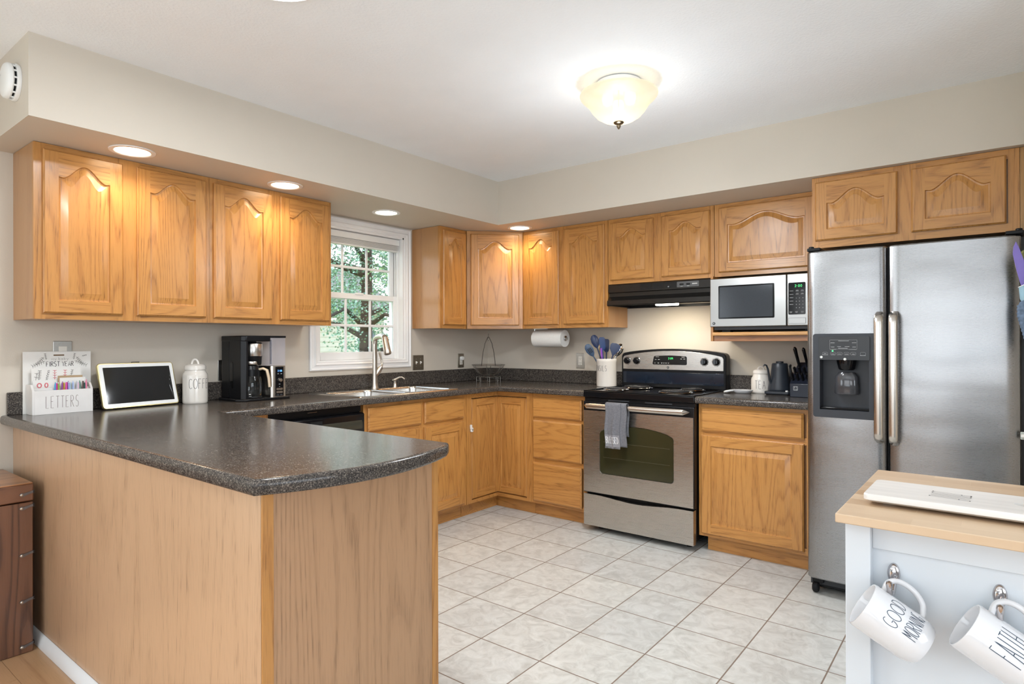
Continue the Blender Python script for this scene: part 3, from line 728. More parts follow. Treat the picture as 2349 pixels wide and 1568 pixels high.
# oven door with arched window
def win_outline(i=0, n=22):
    x0, x1, z0, zc, zt = -.258 + i, .256 - i, .392 + i, .676 - i, .716 - i; r = .022
    P = []
    for a in range(180, 271, 15): P.append((x0 + r + r * math.cos(math.radians(a)), z0 + r + r * math.sin(math.radians(a))))
    for a in range(270, 361, 15): P.append((x1 - r + r * math.cos(math.radians(a)), z0 + r + r * math.sin(math.radians(a))))
    for a in range(0, 76, 15): P.append((x1 - r + r * math.cos(math.radians(a)), zc - r + r * math.sin(math.radians(a))))
    for k in range(1, n):
        x = (x1 - .02) + (x0 - x1 + .04) * k / n; q = (x - (x0 + x1) / 2) / ((x1 - x0) / 2); P.append((x, zc + (zt - zc) * (1 - q * q)))
    for a in range(105, 181, 15): P.append((x0 + r + r * math.cos(math.radians(a)), zc - r + r * math.sin(math.radians(a))))
    return P
def plate_with_hole(outer, hole, y):
    mb = MB(); vecs = [[Vector((x, z, 0)) for x, z in outer], [Vector((x, z, 0)) for x, z in hole]]
    ids = [mb.pt((v.x, y, v.y)) for l in vecs for v in l]
    for tri in geometry.tessellate_polygon(vecs): mb.face([ids[i] for i in tri])
    return mb
OZ0, OZ1 = .262, .802
out = [(-.378, OZ0), (.378, OZ0), (.378, OZ1), (-.378, OZ1)]
c = plate_with_hole(out, win_outline(), -.660)
c.loops([[(x, -.660, z) for x, z in out], [(x, -.625, z) for x, z in out]])
c.loops([[(x, -.660, z) for x, z in win_outline()], [(x, -.652, z) for x, z in win_outline(.004)]])
door = c.build('oven_door', STEEL, R_, smooth=30)
c = MB(); c.box(-.382, .382, -.655, -.618, .255, .862); c.build('door_frame', BLACK, R_, bev=.003)
MB().prism(win_outline(.003), -.6575, -.6555).build('oven_window', pm('oven_glass', (.035, .032, .014), .05, 0, .1, 5, spec=.5), door)
c = MB()
for z in (.50, .60): c.box(-.23, .23, -.6579, -.6577, z, z + .002)
c.build('oven_rack', pm('rack_seen_through_glass', (.10, .09, .06), .5, .3, .1, 40), door, smooth=0)
# drawer with a scooped top edge
P = [(-.378, .040), (.378, .040), (.378, .246)]
for k in range(21):
    x = .30 - .60 * k / 20; q = x / .30; P.append((x, .246 - .018 * (math.cos(PI * q) * .5 + .5)))
P.append((-.378, .246))
MB().prism(P, -.660, -.62).build('storage_drawer', STEEL, R_, smooth=30)
# handle
h = MB(); L = []
for k in range(25):
    x = -.362 + .724 * k / 24; q = abs(x) / .362; dz = .017 * (1 - max(0, (q - .955) / .045) ** 2 * .95)
    y = -.712 + .010 * q * q + (.03 * max(0, (q - .93) / .07) ** 2)
    L.append([(x, y + .008 * math.cos(a), .836 + max(dz, .002) * math.sin(a)) for a in [2 * PI * i / 12 for i in range(12)]])
h.loops(L, True, True, True); hd = h.build('oven_handle', STEEL_S, R_)
for x in (-.325, .325): B(x - .012, x + .012, -.700, -.655, .828, .844).build('handle_mount', BLACK, hd, bev=.003)
# backguard
def bg_outline(x0, x1, z0, zc, zt, r, n=20):
    P = [(x0, z0), (x1, z0)]
    for a in range(0, 76, 15): P.append((x1 - r + r * math.cos(math.radians(a)), zc - r + r * math.sin(math.radians(a))))
    for k in range(1, n):
        x = (x1 - r) + (x0 - x1 + 2 * r) * k / n; q = (x - (x0 + x1) / 2) / ((x1 - x0) / 2 - r * .6); P.append((x, zc + (zt - zc) * max(0, 1 - q * q)))
    for a in range(105, 181, 15): P.append((x0 + r + r * math.cos(math.radians(a)), zc - r + r * math.sin(math.radians(a))))
    return P
MB().prism(bg_outline(-.386, .386, .930, 1.178, 1.206, .03), -.105, -.026).build('backguard', BLACK, R_, bev=.006, seg=3)
MB().box(-.372, .372, -.108, -.104, .958, 1.040).build('backguard_glass', pm('backguard_black_glass', (.008, .014, .026), .10, 0, .1, 8, spec=.7), R_, bev=.001)
P = bg_outline(-.371, .371, 1.058, 1.156, 1.192, .022)
pnl = MB().prism(P, -.1125, -.104).build('control_panel', STEEL, R_, bev=.0015)
P = [(x * .128 + .0 - .012, z) for x, z in ()]
dp = MB().prism([(-.130, 1.094), (.112, 1.094), (.118, 1.100), (.118, 1.148), (.110, 1.155), (0, 1.160), (-.118, 1.156), (-.126, 1.150), (-.137, 1.100)], -.1140, -.1124).build('display', BLACK_G, pnl, loc=(-.0, 0, 0))
flat_text(dp, '2:09', .013, .007, .0035, .0, 1.132, -.1145, .0016, GREEN, 'digits')
it = []
for x in (-.112, -.088): it += [(x, 1.130, .014, .0022)]
for x in (-.118, -.092, -.066, -.050, -.034, -.016): it += [(x, 1.107, .011, .0020), (x, 1.102, .006, .0012)]
for x in (.078, .100): it += [(x, 1.136, .012, .0025)]
it += [(-.10, 1.149, .026, .0018), (.092, 1.149, .024, .0018)]
tiny_marks(dp, it, -.1144, INK_W)
for x in (-.338, -.262, .241, .323):
    k = MB().lathe([(.0235, 0), (.0235, .004), (.0195, .007), (.0175, .024), (.015, .028), (.0001, .028)], (0, 0, 0), 28, 'Y')
    k.box(-.0045, .0045, -.034, -.024, -.016, .0195)
    ko = k.build('knob', BLACK_G, R_, loc=(x, -.1125, 1.119))
    mk = []
    for i in range(9):
        a = math.radians(30 + i * 37)
        mk.append((x + .031 * math.cos(a), 1.119 + .031 * math.sin(a), .003, .002))
    tiny_marks(pnl, mk, -.1130, INK, 'dial_marks')
    MB().lathe([(.0255, 0), (.027, .0015), (.0285, 0)], (0, 0, 0), 28, 'Y', caps=False).build('knob_ring', CHROME, ko)
ring_logo(pnl, -.02, -.1127, 1.075, .0085, (DARK, INK_W))
MB().cyl((-.185, -.1127, 1.122), .002, .001, 'Y', 10).build('indicator_light', INK, pnl)

# hood -----------------------------------------------------------
H_ = thing('range_hood', 'black under-cabinet range hood with its light on', 'range hood', (1.7715, 0, 1.506))
HB = pm('hood_black_metal', (.03, .028, .026), .24, .55, .08, 30)
pr_ = [(-.001, .158), (-.302, .158), (-.312, .150), (-.314, .100), (-.298, .096), (-.300, .070), (-.322, .046), (-.334, .040), (-.336, .010), (-.330, .004), (-.322, .004), (-.320, .022), (-.001, .022)]
MB().loops([[(x, y, z) for y, z in pr_] for x in (-.380, .380)], True, True, True).build('canopy', HB, H_, smooth=30)
c = MB(); c.box(-.38, .38, -.03, -.001, .0, .022).box(-.38, -.35, -.32, -.03, .004, .022).box(.35, .38, -.32, -.03, .004, .022); c.build('lower_rim', BLACK, H_, smooth=0)
FILT = pm('mesh_filter', (.34, .33, .30), .45, .8, .25, 300, bump=.8, bscale=500)
B(-.08, .28, -.28, -.06, .014, .0215).build('grease_filter', FILT, H_, smooth=0)
LENS = pm('hood_lamp_lens', (1, .97, .9), .3, 0, .01, 5, emit=(1, .90, .72), es=14)
B(-.02, .12, -.318, -.25, -.005, .0215).build('light_lens', LENS, H_, bev=.003)
c = MB()
for i in range(3):
    x = -.132 + i * .09
    for k in range(6): c.box(x, x + .082, -.3150, -.3138, .108 + k * .0075, .1115 + k * .0075)
c.build('vent_grille', BLACK_M, H_, smooth=0)
sw = MB().prism(rrect(.150, .036, .003, 2, .208, .128), -.3152, -.3142).build('switch_plate', pm('dark_switch_plate', (.10, .10, .10), .4, .3, .05, 30), H_)
c = MB(); c.box(.152, .180, -.318, -.315, .123, .134).box(.198, .224, -.318, -.315, .123, .134); c.build('rocker_switch', BLACK_G, sw, bev=.001)
tiny_marks(sw, [(.255, .129, .034, .006), (.166, .115, .016, .002), (.211, .115, .016, .002)], -.3156, INK_W, 'lettering')
ring_logo(H_, .075, -.3152, .118, .007, (DARK, INK_W))
lamp('hood_light', 'AREA', (1.7715 + .05, -.28, 1.499), (math.radians(0), 0, 0), 1.6, (1, .88, .68), .14, .05)

# microwave shelf + microwave --------------------------------------
M_ = thing('microwave_shelf', 'oak shelf box hanging below the cabinet and carrying the microwave', 'shelf', (2.152, 0, 1.258))
B(.0, .016, -.372, -.001, .0, .4085).build('side_panel', OAK_V, M_, bev=.001); B(.622, .638, -.372, -.001, .0, .4085).build('side_panel', OAK_V, M_, bev=.001)
B(.0165, .6215, -.370, -.001, .036, .054).build('shelf_board', OAK_H, M_, bev=.001)
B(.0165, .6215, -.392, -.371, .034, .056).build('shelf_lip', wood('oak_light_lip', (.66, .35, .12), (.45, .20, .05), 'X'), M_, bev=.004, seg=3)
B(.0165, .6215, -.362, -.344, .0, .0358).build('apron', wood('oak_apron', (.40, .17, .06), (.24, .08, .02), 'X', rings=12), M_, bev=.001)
B(.017, .621, -.02, -.0012, .0, .4085).build('back_board', OAK_SIDE, M_, smooth=0)
W_ = thing('microwave', 'stainless steel microwave oven on the hanging oak shelf', 'microwave', (2.170, 0, 1.3145))
B(.004, .596, -.375, -.03, .012, .330).build('case', DARK, W_, bev=.003)
for x in (.05, .53): B(x, x + .05, -.36, -.30, .0, .0125).build('foot', BLACK_M, W_)
c = MB(); c.box(-.008, .441, -.410, -.376, .032, .331); dr = c.build('door', STEEL_M, W_, bev=.004)
MB().prism(rrect(.330, .204, .006, 3, .210, .183), -.4115, -.4098).build('window_frame', BLACK_G, dr)
MB().prism(rrect(.312, .186, .004, 3, .210, .183), -.4122, -.4114).build('window_glass', pm('microwave_window', (.045, .05, .058), .13, 0, .06, 260), dr)
ring_logo(dr, .016, -.4104, .054, .0085, (DARK, INK_W))
c = MB(); c.box(.444, .600, -.410, -.376, .032, .331); cp = c.build('control_panel', STEEL_M, W_, bev=.004)
kp = MB().prism(rrect(.092, .184, .006, 3, .498, .188), -.4115, -.4098).build('keypad', BLACK_G, cp)
flat_text(kp, '2:00', .013, .008, .004, .506, .254, -.4121, .0016, GREEN, 'digits')
it = []
for r in range(5):
    it.append((.469, .232 - r * .0195, .020, .0028))
for r in range(2):
    for cx in (.500, .527): it += [(cx, .235 - r * .018, .013, .0022), (cx, .230 - r * .018, .016, .0022)]
for r in range(4):
    for cx in (.495, .512, .530): it.append((cx, .190 - r * .0185, .004, .004))
for cx in (.466, .496, .527): it += [(cx, .113, .014, .0022), (cx, .107, .012, .0022)]
tiny_marks(kp, it, -.4120, pm('grey_print', (.30, .30, .30), .5, 0, .05, 60))
c = MB().prism(rrect(.094, .034, .004, 3, .498, .060), -.4112, -.4098); b_ = c.build('door_button', DARK, cp)
MB().prism(rrect(.091, .031, .003, 3, .498, .060), -.4125, -.4110).build('button_face', STEEL_M, b_)

# refrigerator ------------------------------------------------------
F_ = thing('refrigerator', 'stainless side-by-side refrigerator with ice and water dispenser', 'refrigerator', (2.822, 0, 0))
B(0, .842, -.805, -.06, .03, 1.700).build('case', DARK, F_, bev=.004)
B(.01, .83, -.80, -.74, .018, .088).build('base_grille', BLACK, F_, bev=.003)
for x in (.03, .80): MB().lathe([(.02, -.014), (.026, -.008), (.026, .008), (.02, .014)], (x, -.835, .027), 20, 'X').build('roller', BLACK_M, F_)
for x in (.045, .785):
    B(x - .03, x + .02, -.84, -.80, .05, .085).build('hinge_bracket', BLACK, F_, bev=.003)
for x, w in ((.005, .06), (.775, .06)):
    c = MB(); c.box(x, x + w, -.89, -.73, 1.701, 1.716); c.cyl((x + (.015 if x < .1 else .045), -.865, 1.700), .012, .026); c.build('hinge_cover', BLACK, F_, bev=.003)
def door_profile(x0, x1, n=14, bulge=.010, r=.022):
    P = []
    for k in range(n + 1):
        q = k / n; x = x0 + (x1 - x0) * (.5 - .5 * math.cos(PI * q)); u = (x - (x0 + x1) / 2) / ((x1 - x0) / 2)
        d = min(x - x0, x1 - x); y = -.893 - bulge * (1 - u * u)
        if d < r: y += r - math.sqrt(max(0, r * r - (r - d) ** 2))
        P.append((x, y))
    return P
def fridge_door(name, x0, x1, z0, z1, hole=None):
    P = door_profile(x0, x1); 
    if hole:
        hx0, hx1, hz0, hz1 = hole
        P = sorted(P + [(hx, -.893 - .010 * (1 - ((hx - (x0 + x1) / 2) / ((x1 - x0) / 2)) ** 2)) for hx in (hx0, hx1)])
        zs = [z0, z0 + .006, hz0, hz1, z1 - .006, z1]
    else: zs = [z0, z0 + .006, (z0 + z1) / 2, z1 - .006, z1]
    mb = MB(); ids = []
    for j, z in enumerate(zs):
        ins = .006 if j in (0, len(zs) - 1) else 0
        ids.append([mb.pt((min(max(x, x0 + ins), x1 - ins), y + ins, z)) for x, y in P])
    back = [[mb.pt((x0, -.812, z)), mb.pt((x1, -.812, z))] for z in zs]
    for j in range(len(zs) - 1):
        for i in range(len(P) - 1):
            if hole and j == 2 and P[i][0] >= hx0 - 1e-6 and P[i + 1][0] <= hx1 + 1e-6: continue
            mb.face((ids[j][i], ids[j][i + 1], ids[j + 1][i + 1], ids[j + 1][i]))
        mb.face((back[j][0], ids[j][0], ids[j + 1][0], back[j + 1][0])); mb.face((ids[j][-1], back[j][1], back[j + 1][1], ids[j + 1][-1]))
        if not hole: mb.face((back[j][1], back[j][0], back[j + 1][0], back[j + 1][1]))
    mb.face([back[0][0]] + ids[0] + [back[0][1]]); mb.face([back[-1][0]] + ids[-1] + [back[-1][1]])
    return mb.build(name, STEEL_F, F_, smooth=35)
fd = fridge_door('freezer_door', .003, .345, .088, 1.697, (.066, .276, .925, 1.176))
fr = fridge_door('fresh_food_door', .352, .826, .088, 1.697)
B(.345, .352, -.86, -.81, .09, 1.695).build('door_gasket', BLACK_M, F_, smooth=0)
def fhandle(x, dz, parent):
    L = []; z0, z1 = .783 + dz, 1.392
    n = 36
    for k in range(n + 1):
        q = -1 + 2 * k / n; z = (z0 + z1) / 2 + (z1 - z0) / 2 * q
        e_ = max(0, (abs(q) - .86) / .14)
        y = -.958 + .006 * q * q + .047 * e_ ** 2.2; w = .0185 * (1 - .35 * max(0, (abs(q) - .93) / .07) ** 2)
        L.append([(x + w * math.cos(a), y + .011 * math.sin(a), z) for a in [2 * PI * i / 14 for i in range(14)]])
    MB().loops(L, True, True, True).build('handle', STEEL_S, parent)
fhandle(.319, 0, fd); fhandle(.377, -.006, fr)
# dispenser
dxc = .171
fm = [( .036, .887), (.306, .887), (.306, 1.292), (.036, 1.292)]
ho = [(.066, .925), (.276, .925), (.276, 1.176), (.066, 1.176)]
c = plate_with_hole(rrect(.270, .405, .012, 4, dxc, 1.0895), ho, -.912)
o_ = rrect(.270, .405, .012, 4, dxc, 1.0895)
c.loops([[(x, -.912, z) for x, z in o_], [(x, -.896, z) for x, z in o_]])
c.loops([[(x, -.912, z) for x, z in ho], [(x, -.835, z) for x, z in ho]]); c.poly([(x, -.835, z) for x, z in ho])
ds = c.build('dispenser_surround', pm('charcoal_plastic', (.028, .031, .038), .42, 0, .05, 30), F_, smooth=0)
pc = MB().prism(rrect(.216, .112, .005, 3, dxc, 1.222), -.9175, -.911).build('dispenser_controls', BLACK_G, ds)
B(.066, .276, -.90, -.836, .926, .936).build('drip_tray', BLACK_G, ds, bev=.002)
c = MB().lathe([(.045, 0), (.043, -.02), (.036, -.052), (.030, -.058)], (dxc + .006, -.872, 1.175), 24); c.build('ice_chute', BLACK_G, ds)
c = MB().lathe([(.034, 0), (.05, -.02), (.054, -.10), (.050, -.105)], (dxc + .004, -.862, 1.105), 24, sy=.45); c.build('dispenser_paddle', pm('smoked_plastic', (.05, .05, .055), .12, 0, .1, 20, coat=.5), ds)
MB().lathe([(.006, 0), (.006, .004), (.0001, .0055)], (dxc + .006, -.9172, 1.170), 16, 'Y').build('indicator_lamp', INK_W, pc)
MB().lathe([(.006, 0), (.006, .0016), (.0001, .0016)], (.0745, -.9176, 1.179), 16, 'Y').build('round_emblem', INK_W, pc)
MB().lathe([(.0038, 0), (.0038, .001), (.0001, .001)], (.124, -.9176, 1.209), 12, 'Y').build('green_light', GREEN, pc)
GP = MATS['grey_print']; it = []
for x, z, w in ((.171, 1.257, .046), (.124, 1.248, .018), (.216, 1.248, .018), (.124, 1.228, .016), (.216, 1.228, .016), (.152, 1.230, .016), (.186, 1.230, .020), (.168, 1.222, .04), (.091, 1.196, .012), (.091, 1.190, .026), (.126, 1.194, .014), (.154, 1.194, .014), (.184, 1.194, .014), (.212, 1.194, .012), (.252, 1.188, .024), (.126, 1.217, .028), (.21, 1.217, .032)):
    it.append((x, z, w, .0022))
tiny_marks(pc, it, -.9178, GP)
c = MB()
for cx in (.091, .126, .154, .184, .212, .252):
    c.ribbons([rrect(.022, .014, .005, 3, cx, 1.196) + [rrect(.022, .014, .005, 3, cx, 1.196)[0]]], .0008, lambda s, t: Vector((s, -.9178, t)), .02)
q_ = rrect(.116, .044, .002, 2, dxc - .001, 1.240); c.ribbons([q_ + [q_[0]]], .0008, lambda s, t: Vector((s, -.9178, t)), .02)
c.build('button_outlines', GP, pc, smooth=0, recalc=False)

# dishwasher ------------------------------------------------------
D_ = thing('dishwasher', 'black dishwasher under the counter beside the sink cabinet', 'dishwasher', (0, -2.466, 0), PI / 2)
B(.004, .602, -.565, -.03, .10, .86).build('tub', BLACK_M, D_)
B(.004, .602, -.575, -.566, .848, .886).build('top_flange', BLACK, D_)
B(.24, .30, -.5765, -.5752, .866, .869).build('mount_strip', CHROME, D_, smooth=0)
cpn = MB().prism([(-.566, .715), (-.600, .715), (-.612, .730), (-.612, .832), (-.600, .842), (-.566, .842)], .004, .602, 'X').build('control_panel', BLACK_G, D_, bev=.002)
c = MB().prism([(-.611, .745), (-.618, .752), (-.618, .785), (-.611, .80)], .30, .585, 'X'); c.build('door_latch', pm('dark_olive_gloss', (.045, .042, .03), .18, 0, .05, 20), cpn, bev=.002)
B(.235, .31, -.6135, -.611, .795, .818).build('grip_recess', BLACK_M, cpn, smooth=0)
tiny_marks(cpn, [(.10 + i * .03, .807, .022, .0025) for i in range(4)] + [(.33, .762, .02, .003), (.38, .765, .02, .003), (.27, .772, .03, .002)], -.6186, INK_W)
B(.004, .602, -.603, -.566, .115, .708).build('door', BLACK_E, D_, bev=.004)
B(.004, .602, -.52, -.505, 0, .10).build('toe_kick', BLACK_M, D_)
# ---------------------------------------------------------------- lamps
LENSM = pm('downlight_lens', (1, .95, .85), .4, 0, .01, 5, emit=(1, .86, .62), es=9)
def downlight(x, y, label, energy=13):
    t = thing('recessed_light', label, 'ceiling light', (x, y, ZS), 0, 'recessed lights in the soffit')
    MB().lathe([(.094, -.0005), (.093, -.004), (.078, -.006), (.072, -.004), (.070, -.001), (.070, -.0004)], seg=40, caps=False).build('trim', WHITE_T, t)
    MB().lathe([(.0001, -.0045), (.05, -.0045), (.0705, -.002)], seg=36, caps=False).build('lens', LENSM, t)
    l = lamp('downlight', 'SPOT', (x, y, ZS - .012), (0, 0, 0), energy, WARM, spot=math.radians(150), rad=.06)
for x, y, lb, e_ in ((.470, -3.062, 'lit recessed light in the soffit above the widest left wall cabinet', 11), (.462, -2.288, 'lit recessed light in the soffit between the left wall cabinets and the window', 11),
                 (.340, -1.46, 'lit recessed light in the soffit above the kitchen window', 7), (.705, -.455, 'lit recessed light in the soffit above the corner cabinet', 11)):
    downlight(x, y, lb, e_)
def flush_mount(x, y):
    t = thing('ceiling_lamp', 'lit alabaster glass bowl ceiling lamp with a bronze finial', 'ceiling light', (x, y, ZC), 0)
    MB().lathe([(.0001, -.002), (.10, -.002), (.105, -.006), (.10, -.030), (.06, -.036), (.0001, -.036)], seg=40, caps=False).build('base', WHITE_T, t)
    m, nt, b = newmat('alabaster_glass')
    v = coords(nt); n = N(nt, 'ShaderNodeTexNoise'); n.inputs['Scale'].default_value = 6; n.inputs['Distortion'].default_value = 1.5; nt.links.new(v, n.inputs['Vector'])
    c = mixc(nt, n.outputs['Fac'], (1, .86, .58, 1), (1, .95, .80, 1))
    b.inputs['Base Color'].default_value = (.5, .46, .36, 1); nt.links.new(c, b.inputs['Emission Color']); b.inputs['Emission Strength'].default_value = .26
    b.inputs['Roughness'].default_value = .25
    tr = N(nt, 'ShaderNodeBsdfTranslucent'); tr.inputs[0].default_value = (1, .93, .78, 1)
    tp = N(nt, 'ShaderNodeBsdfTransparent'); tp.inputs[0].default_value = (1, .95, .85, 1)
    m1 = N(nt, 'ShaderNodeMixShader'); m1.inputs[0].default_value = .30; nt.links.new(b.outputs[0], m1.inputs[1]); nt.links.new(tr.outputs[0], m1.inputs[2])
    m2 = N(nt, 'ShaderNodeMixShader'); m2.inputs[0].default_value = .22; nt.links.new(m1.outputs[0], m2.inputs[1]); nt.links.new(tp.outputs[0], m2.inputs[2])
    nt.links.new(m2.outputs[0], nt.nodes['Material Output'].inputs[0])
    prof = [(.176, -.052), (.179, -.058), (.176, -.066), (.166, -.078), (.150, -.092), (.136, -.110), (.122, -.132), (.102, -.154), (.074, -.172), (.040, -.181), (.006, -.183)]
    MB().lathe(prof, seg=56, caps=False).build('glass_bowl', m, t, smooth=80)
    MB().tube([(0, 0, -.03), (0, 0, -.186)], .004, 8).build('rod', NICKEL, t)
    MB().lathe([(.0001, -.180), (.020, -.181), (.024, -.185), (.020, -.190), (.008, -.193), (.0095, -.198), (.009, -.204), (.004, -.214), (.0001, -.217)], seg=24, caps=False).build('finial', pm('bronze', (.22, .17, .11), .3, 1, .1, 50), t)
    for a in (0, 2.1, 4.2):
        MB().lathe([(.0001, -.075), (.022, -.08), (.027, -.10), (.02, -.125), (.0001, -.135)], (.06 * math.cos(a), .06 * math.sin(a), .015), 16, caps=False).build('bulb', pm('bulb_glass', (1, .9, .7), .3, 0, .02, 5, emit=(1, .85, .6), es=1.5), t)
    lamp('ceiling_lamp_light', 'POINT', (x, y, ZC - .10), (0, 0, 0), .7, (1, .90, .74), rad=.07)
    lamp('ceiling_wash_fill', 'POINT', (x, y, ZC - .60), (0, 0, 0), 8, (.86, .93, 1), rad=.12).data.specular_factor = 0.0  # added unseen point in mid-air, evens out the light on the ceiling
    lamp('under_lamp_fill', 'SPOT', (x, y, ZC - .225), (0, 0, 0), 54, (.92, .96, 1), spot=math.radians(176), rad=.10).data.specular_factor = .3  # added spot below the finial, brightens floor and cabinets
flush_mount(2.196, -1.661)
t = thing('ceiling_lamp', 'round white lit disc ceiling lamp cut by the top edge of the photo', 'ceiling light', (1.751, -3.127, ZC), 0)
MB().lathe([(.0001, 0), (.165, 0), (.17, -.006), (.165, -.018), (.158, -.022)], seg=48, caps=False).build('rim', WHITE_T, t)
MB().lathe([(.159, -.018), (.15, -.026), (.10, -.032), (.0001, -.034)], seg=48, caps=False).build('diffuser', pm('disc_diffuser', (1, 1, 1), .4, 0, .01, 5, emit=(1, .97, .9), es=4), t)
lamp('disc_lamp_light', 'AREA', (1.751, -3.127, ZC - .040), (0, 0, 0), 15, (.92, .96, 1), .3, shape='DISK')
# smoke detector on the soffit's end face
t = thing('smoke_detector', 'round white smoke detector on the end of the soffit', 'smoke detector', (.497, -3.4905, 2.291), 0)
MB().lathe([(.072, 0), (.073, .008), (.070, .014)], (0, 0, 0), 40, 'Y').build('base', WHITE_P, t)
MB().lathe([(.060, .013), (.060, .026)], (0, 0, 0), 40, 'Y').build('vent_core', BLACK_M, t)
c = MB().lathe([(.066, .022), (.070, .027), (.069, .036), (.062, .043), (.040, .047), (.0001, .048)], (0, 0, 0), 40, 'Y')
for i in range(14):
    a = 2 * PI * i / 14; x, z = .0655 * math.cos(a), .0655 * math.sin(a); c.box(x - .003, x + .003, -.024, -.012, z - .003, z + .003)
c.build('cover', WHITE_P, t); MB().cyl((-.02, -.0485, .02), .0025, .001, 'Y', 10).build('indicator', INK, t)
# ---------------------------------------------------------------- sink, faucet, soap dispenser
x0, x1, y0, y1 = SINK
t = thing('sink', 'stainless steel double bowl drop-in sink below the window', 'sink', (0, 0, ZT))
SK = steel('sink_steel', 'X', (.66, .65, .63), .22)
c = MB(); bowls = [(x0 + .115, x1 - .030, y0 + .035, y0 + .405), (x0 + .115, x1 - .030, y0 + .445, y1 - .035)]
outer = rrect(x1 - x0, y1 - y0, .03, 5, (x0 + x1) / 2, (y0 + y1) / 2)
hl = [rrect(b[1] - b[0], b[3] - b[2], .05, 6, (b[0] + b[1]) / 2, (b[2] + b[3]) / 2) for b in bowls]
vecs = [[Vector((x, y, 0)) for x, y in p] for p in [outer] + hl]
ids = [c.pt((v.x, v.y, .0045)) for l in vecs for v in l]
for tri in geometry.tessellate_polygon(vecs): c.face([ids[i] for i in tri])
oc = ((x0 + x1) / 2, (y0 + y1) / 2)
c.loops([[(x, y, .0045) for x, y in outer], [(oc[0] + (x - oc[0]) * 1.012, oc[1] + (y - oc[1]) * 1.006, .0005) for x, y in outer]])
for b, h in zip(bowls, hl):
    cx, cy = (b[0] + b[1]) / 2, (b[2] + b[3]) / 2
    S_ = lambda k, z: [(cx + (x - cx) * k, cy + (y - cy) * k, z) for x, y in h]
    c.loops([S_(1, .0045), S_(.985, .001), S_(.975, -.01), S_(.95, -.15), S_(.90, -.172), S_(.2, -.180)], True, False, True)
c.build('basin', SK, t, smooth=50, recalc=False)
for b in bowls: MB().lathe([(.045, 0), (.040, .003), (.030, .002), (.0001, .001)], ((b[0] + b[1]) / 2, (b[2] + b[3]) / 2, -.1795), 24, caps=False).build('drain', CHROME, t)
MB().box(x0 + .035, x0 + .06, y0 + .30, y0 + .36, .0045, .009).build('hole_cover', BLACK_M, t, bev=.003)
t = thing('faucet', 'tall brushed nickel kitchen faucet with pull-down spray head and side lever', 'faucet', (.112, -1.372, ZT + .0045))
c = MB().lathe([(.030, 0), (.030, .004), (.026, .010), (.0225, .04), (.0195, .10), (.018, .20), (.0178, .33)], seg=24, sx=.8); c.build('column', NICKEL, t)
pts = [(0, 0, .315)] + [(.085 - .085 * math.cos(a), -.0 - .02 * (1 - math.cos(a)), .335 + .032 * math.sin(a)) for a in [i * PI * .75 / 10 for i in range(1, 11)]]
MB().tube(pts, [.0175, .0178, .0178, .018, .0185, .019, .0195, .020, .0205, .021, .0215], 16).build('spout', NICKEL, t)
p = Vector(pts[-1]); d = Vector((.35, -.06, -1)).normalized()
c = MB().tube([tuple(p + d * k) for k in (0, .02, .05, .09, .115, .122)], [.0215, .0225, .0235, .0245, .0255, .022], 18); c.build('spray_head', NICKEL, t)
c = MB().tube([(0, .008, .095), (.004, .030, .125), (.006, .045, .150)], [.016, .021, .019], 16); c.build('valve_body', NICKEL, t)
c = MB().tube([(.006, .044, .148), (.007, .055, .165), (.006, .058, .185), (.004, .050, .215), (.003, .042, .245), (.003, .040, .262)], [.018, .013, .009, .0085, .0115, .008], 14, flat=.7); c.build('lever', NICKEL, t)
t = thing('soap_dispenser', 'small brushed nickel soap dispenser pump beside the faucet', 'soap dispenser', (.118, -1.193, ZT + .0045))
MB().lathe([(.018, 0), (.018, .004), (.014, .012), (.0125, .026), (.009, .030), (.009, .042)], seg=20).build('base', NICKEL, t)
MB().tube([(0, -.004, .044), (0, 0, .052), (.012, .006, .060), (.028, .016, .070), (.046, .026, .072), (.060, .034, .062), (.063, .036, .056)], [.013, .010, .0065, .0055, .005, .0045, .004], 12).build('spout', NICKEL, t)
MB().tube([(0, 0, .046), (-.016, -.012, .050)], [.007, .004], 10).build('finger_tab', NICKEL, t)

# ---------------------------------------------------------------- wire fruit basket in the corner
t = thing('wire_basket', 'round wire fruit basket with a tall hook in the corner', 'basket', (.245, -.285, ZT))
c = MB()
def circ(r, z, w=.0018, n=40): c.tube([(r * math.cos(2 * PI * i / n), r * math.sin(2 * PI * i / n), z) for i in range(n)], w, 6, True)
for r, z in ((.137, .140), (.131, .128), (.126, .118), (.120, .108), (.113, .098), (.105, .088), (.095, .078), (.083, .069), (.068, .062), (.05, .058)): circ(r, z, .0024 if r > .135 else .0012)
for k in range(6):
    a = k * PI / 3 + .3; c.tube([(r * math.cos(a), r * math.sin(a), z) for r, z in ((.137, .140), (.126, .118), (.105, .088), (.075, .064), (.045, .055), (.055, .042))], .0019, 6)
c.build('bowl', WIRE, t)
c = MB(); circ(.100, .042, .002); circ(.100, .012, .0016); circ(.06, .042, .0016)
for k in range(8):
    a = k * PI / 4; c.tube([(.100 * math.cos(a), .100 * math.sin(a), z) for z in (.001, .042)], .0018, 6)
    if k % 2 == 0: c.tube([(.1 * math.cos(a), .1 * math.sin(a), .042), (.055 * math.cos(a), .055 * math.sin(a), .042)], .0015, 6)
c.build('stand', WIRE, t)
c = MB(); dx, dy = math.cos(math.radians(38)), math.sin(math.radians(38))
for s_ in (-1, 1):
    c.tube([(s_ * w * dx - .02 * dy * 0, s_ * w * dy, z) for w, z in ((.058, .13), (.054, .17), (.046, .24), (.028, .32), (.004, .373))], .0026, 6)
